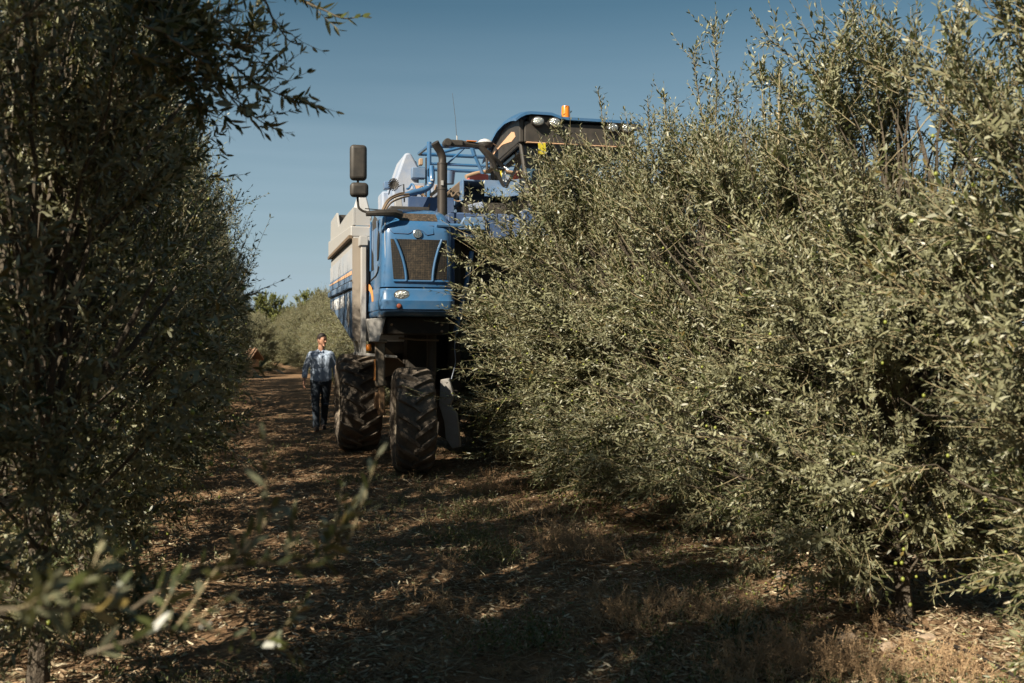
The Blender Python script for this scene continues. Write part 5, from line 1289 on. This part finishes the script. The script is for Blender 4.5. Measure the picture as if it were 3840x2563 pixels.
for i_, (px, py, lab) in enumerate(gw):
    X_, Y_ = G(px, py); n_ = 110; A_ = Acc()
    bs = rng.normal(0, 1, (n_, 3)) * ([.17, .14, 0] if i_ < 5 else [.07, .06, 0]); d = nrm(np.stack([rng.normal(0, .5, n_), rng.normal(0, .5, n_), np.ones(n_)], -1))
    bigl = i_ >= 5
    add_shoots(A_, bs if not bigl else bs[:40], d if not bigl else d[:40], rng.uniform(.06, .17, n_ if not bigl else 40), rng, m=6, leaf=.026 if not bigl else .05, lw=.010, up=0, twig=.0011)
    o = A_.build("green_weed", [mweed if not bigl else M['leaf'], M['twig']]); o.location = (X_, Y_, float(gh(X_, Y_))); tag(o, lab, "weed", "green weeds on the lane")
# dry standing stalks under the sunlit trees
for px, py, h_, lab in ((1660, 1240, .42, "thin dry stalk left of the trunk"), (1700, 1235, .35, "thin leaning dry stalk"), (1765, 1235, .45, "tallest thin dry stalk beside the trunk"), (1640, 1130, .30, "thin dry stalk under the boughs")):
    X_, Y_ = G(px, py + 30); o = obj("dry_stalk", tube(B(), [(0, 0, 0), (-.03, 0, h_ * .5), (-.05 + .03 * jr.random(), 0, h_)], [.005, .004, .002], 6, curve=True), [M['twig']]); o.location = (X_, Y_, float(gh(X_, Y_))); tag(o, lab, "dry stalk", "dry stalks under the sunlit row")
# stones
mst = mat("limestone", (.40, .31, .23), .9, dust=.4, dcol=(.26, .18, .12), scale=9, bump=.7)
def stone(r, seed, flat=.6):
    bm = bmesh.new(); bmesh.ops.create_icosphere(bm, subdivisions=3, radius=1); rs = np.random.default_rng(seed); k_ = rs.normal(size=(7, 3)); ph_ = rs.random(7) * 6
    for v in bm.verts:
        c = v.co.copy(); s = 1 + sum(.07 * math.sin(2.2 * (c.x * a + c.y * b_ + c.z * c_) + p) for (a, b_, c_), p in zip(k_, ph_))
        v.co = Vector((c.x * s * r, c.y * s * r * .8, c.z * s * r * flat))
    return bm
st = [(1995, 1378, .085, "largest stone, tan and angular, between the hose and the hanging boughs"), (1795, 1335, .055, "pale rounded stone beside the hose"), (1745, 1310, .05, "stone lying just behind the hose"), (1800, 1275, .06, "stone at the foot of the trunk"), (1655, 1190, .05, "pale flat stone under the boughs"),
      (1940, 1480, .06, "long grey flat stone under the big one"), (2035, 1500, .05, "stone in the sunlit dry grass"), (2060, 1290, .05, "stone under the right hand boughs, left of a pair"), (2090, 1283, .05, "stone under the right hand boughs, right of a pair"), (2150, 1300, .06, "stone behind the right hand boughs"),
      (1540, 1165, .05, "small stone below the outermost boughs"), (1500, 1130, .045, "small stone nearest the harvester"), (2130, 1480, .05, "white stone touching the hose"), (1050, 1150, .04, "small stone on the lane before the front wheel"), (1560, 1290, .035, "small pale stone on the bare soil")]
for i_, (px, py, r0, lab) in enumerate(st):
    X_, Y_ = G(px, py); o = obj("stone", stone(r0 * 1.0, i_ + 3, .5 + .2 * (i_ % 2)), [mst]); o.location = (X_, Y_, float(gh(X_, Y_)) + r0 * .2); o.rotation_euler = (0, 0, i_ * 1.1); tag(o, lab, "stone", "stones under the sunlit row")
n = 2600; x, y = scatter(n, 4.2, 15, 1.3); kk = rng.random(n) < np.clip(.25 + .8 * (x - (xr(y) - 1.6)), .12, 1); x, y = x[kk], y[kk]; n = len(x)
bm = stone(1, 77); bm.verts.ensure_lookup_table(); bmesh.ops.delete(bm, geom=[], context='VERTS')
bm.free(); bm = bmesh.new(); bmesh.ops.create_icosphere(bm, subdivisions=1, radius=1); v = np.array([q.co[:] for q in bm.verts]); fa = np.array([[q.index for q in f.verts] for f in bm.faces]); bm.free()
r = rng.uniform(.005, .022, n) ; V = np.stack([x, y, gh(x, y) + r * .2], -1)[:, None, :] + v[None] * r[:, None, None] * rng.uniform(.6, 1.2, (n, len(v), 1)) * [1.1, .9, .6]
A_ = Acc(); A_.add(V.reshape(-1, 3), [(np.arange(n)[:, None, None] * len(v) + fa[None]).reshape(-1, 3)]); o = A_.build("gravel", [mst]); tag(o, "small stones and clods in the soil", kind='stuff')
n = 700; y = rng.uniform(4.4, 11, n); x = xr(y) - .55 + rng.normal(0, .45, n); r = rng.uniform(.006, .0095, n)
V = np.stack([x, y, gh(x, y) + .009], -1)[:, None, :] + v[None] * r[:, None, None] * [1, 1.2, 1]
A_ = Acc(); A_.add(V.reshape(-1, 3), [(np.arange(n)[:, None, None] * len(v) + fa[None]).reshape(-1, 3)]); o = A_.build("fallen_olives", [M['olive']], smooth=True); tag(o, "green olives fallen under the sunlit row", kind='stuff')
# drip hose along the row
ys = np.arange(-2, 12, .35); P = [(xr(yy) - .22 + .05 * math.sin(yy * 1.7), yy, float(gh(xr(yy) - .22, yy)) + .016) for yy in ys]
o = obj("irrigation_hose", tube(B(), P, .0095, 8, curve=True), [M['pipe']]); tag(o, "thin black irrigation hose lying along the foot of the sunlit row", "hose")
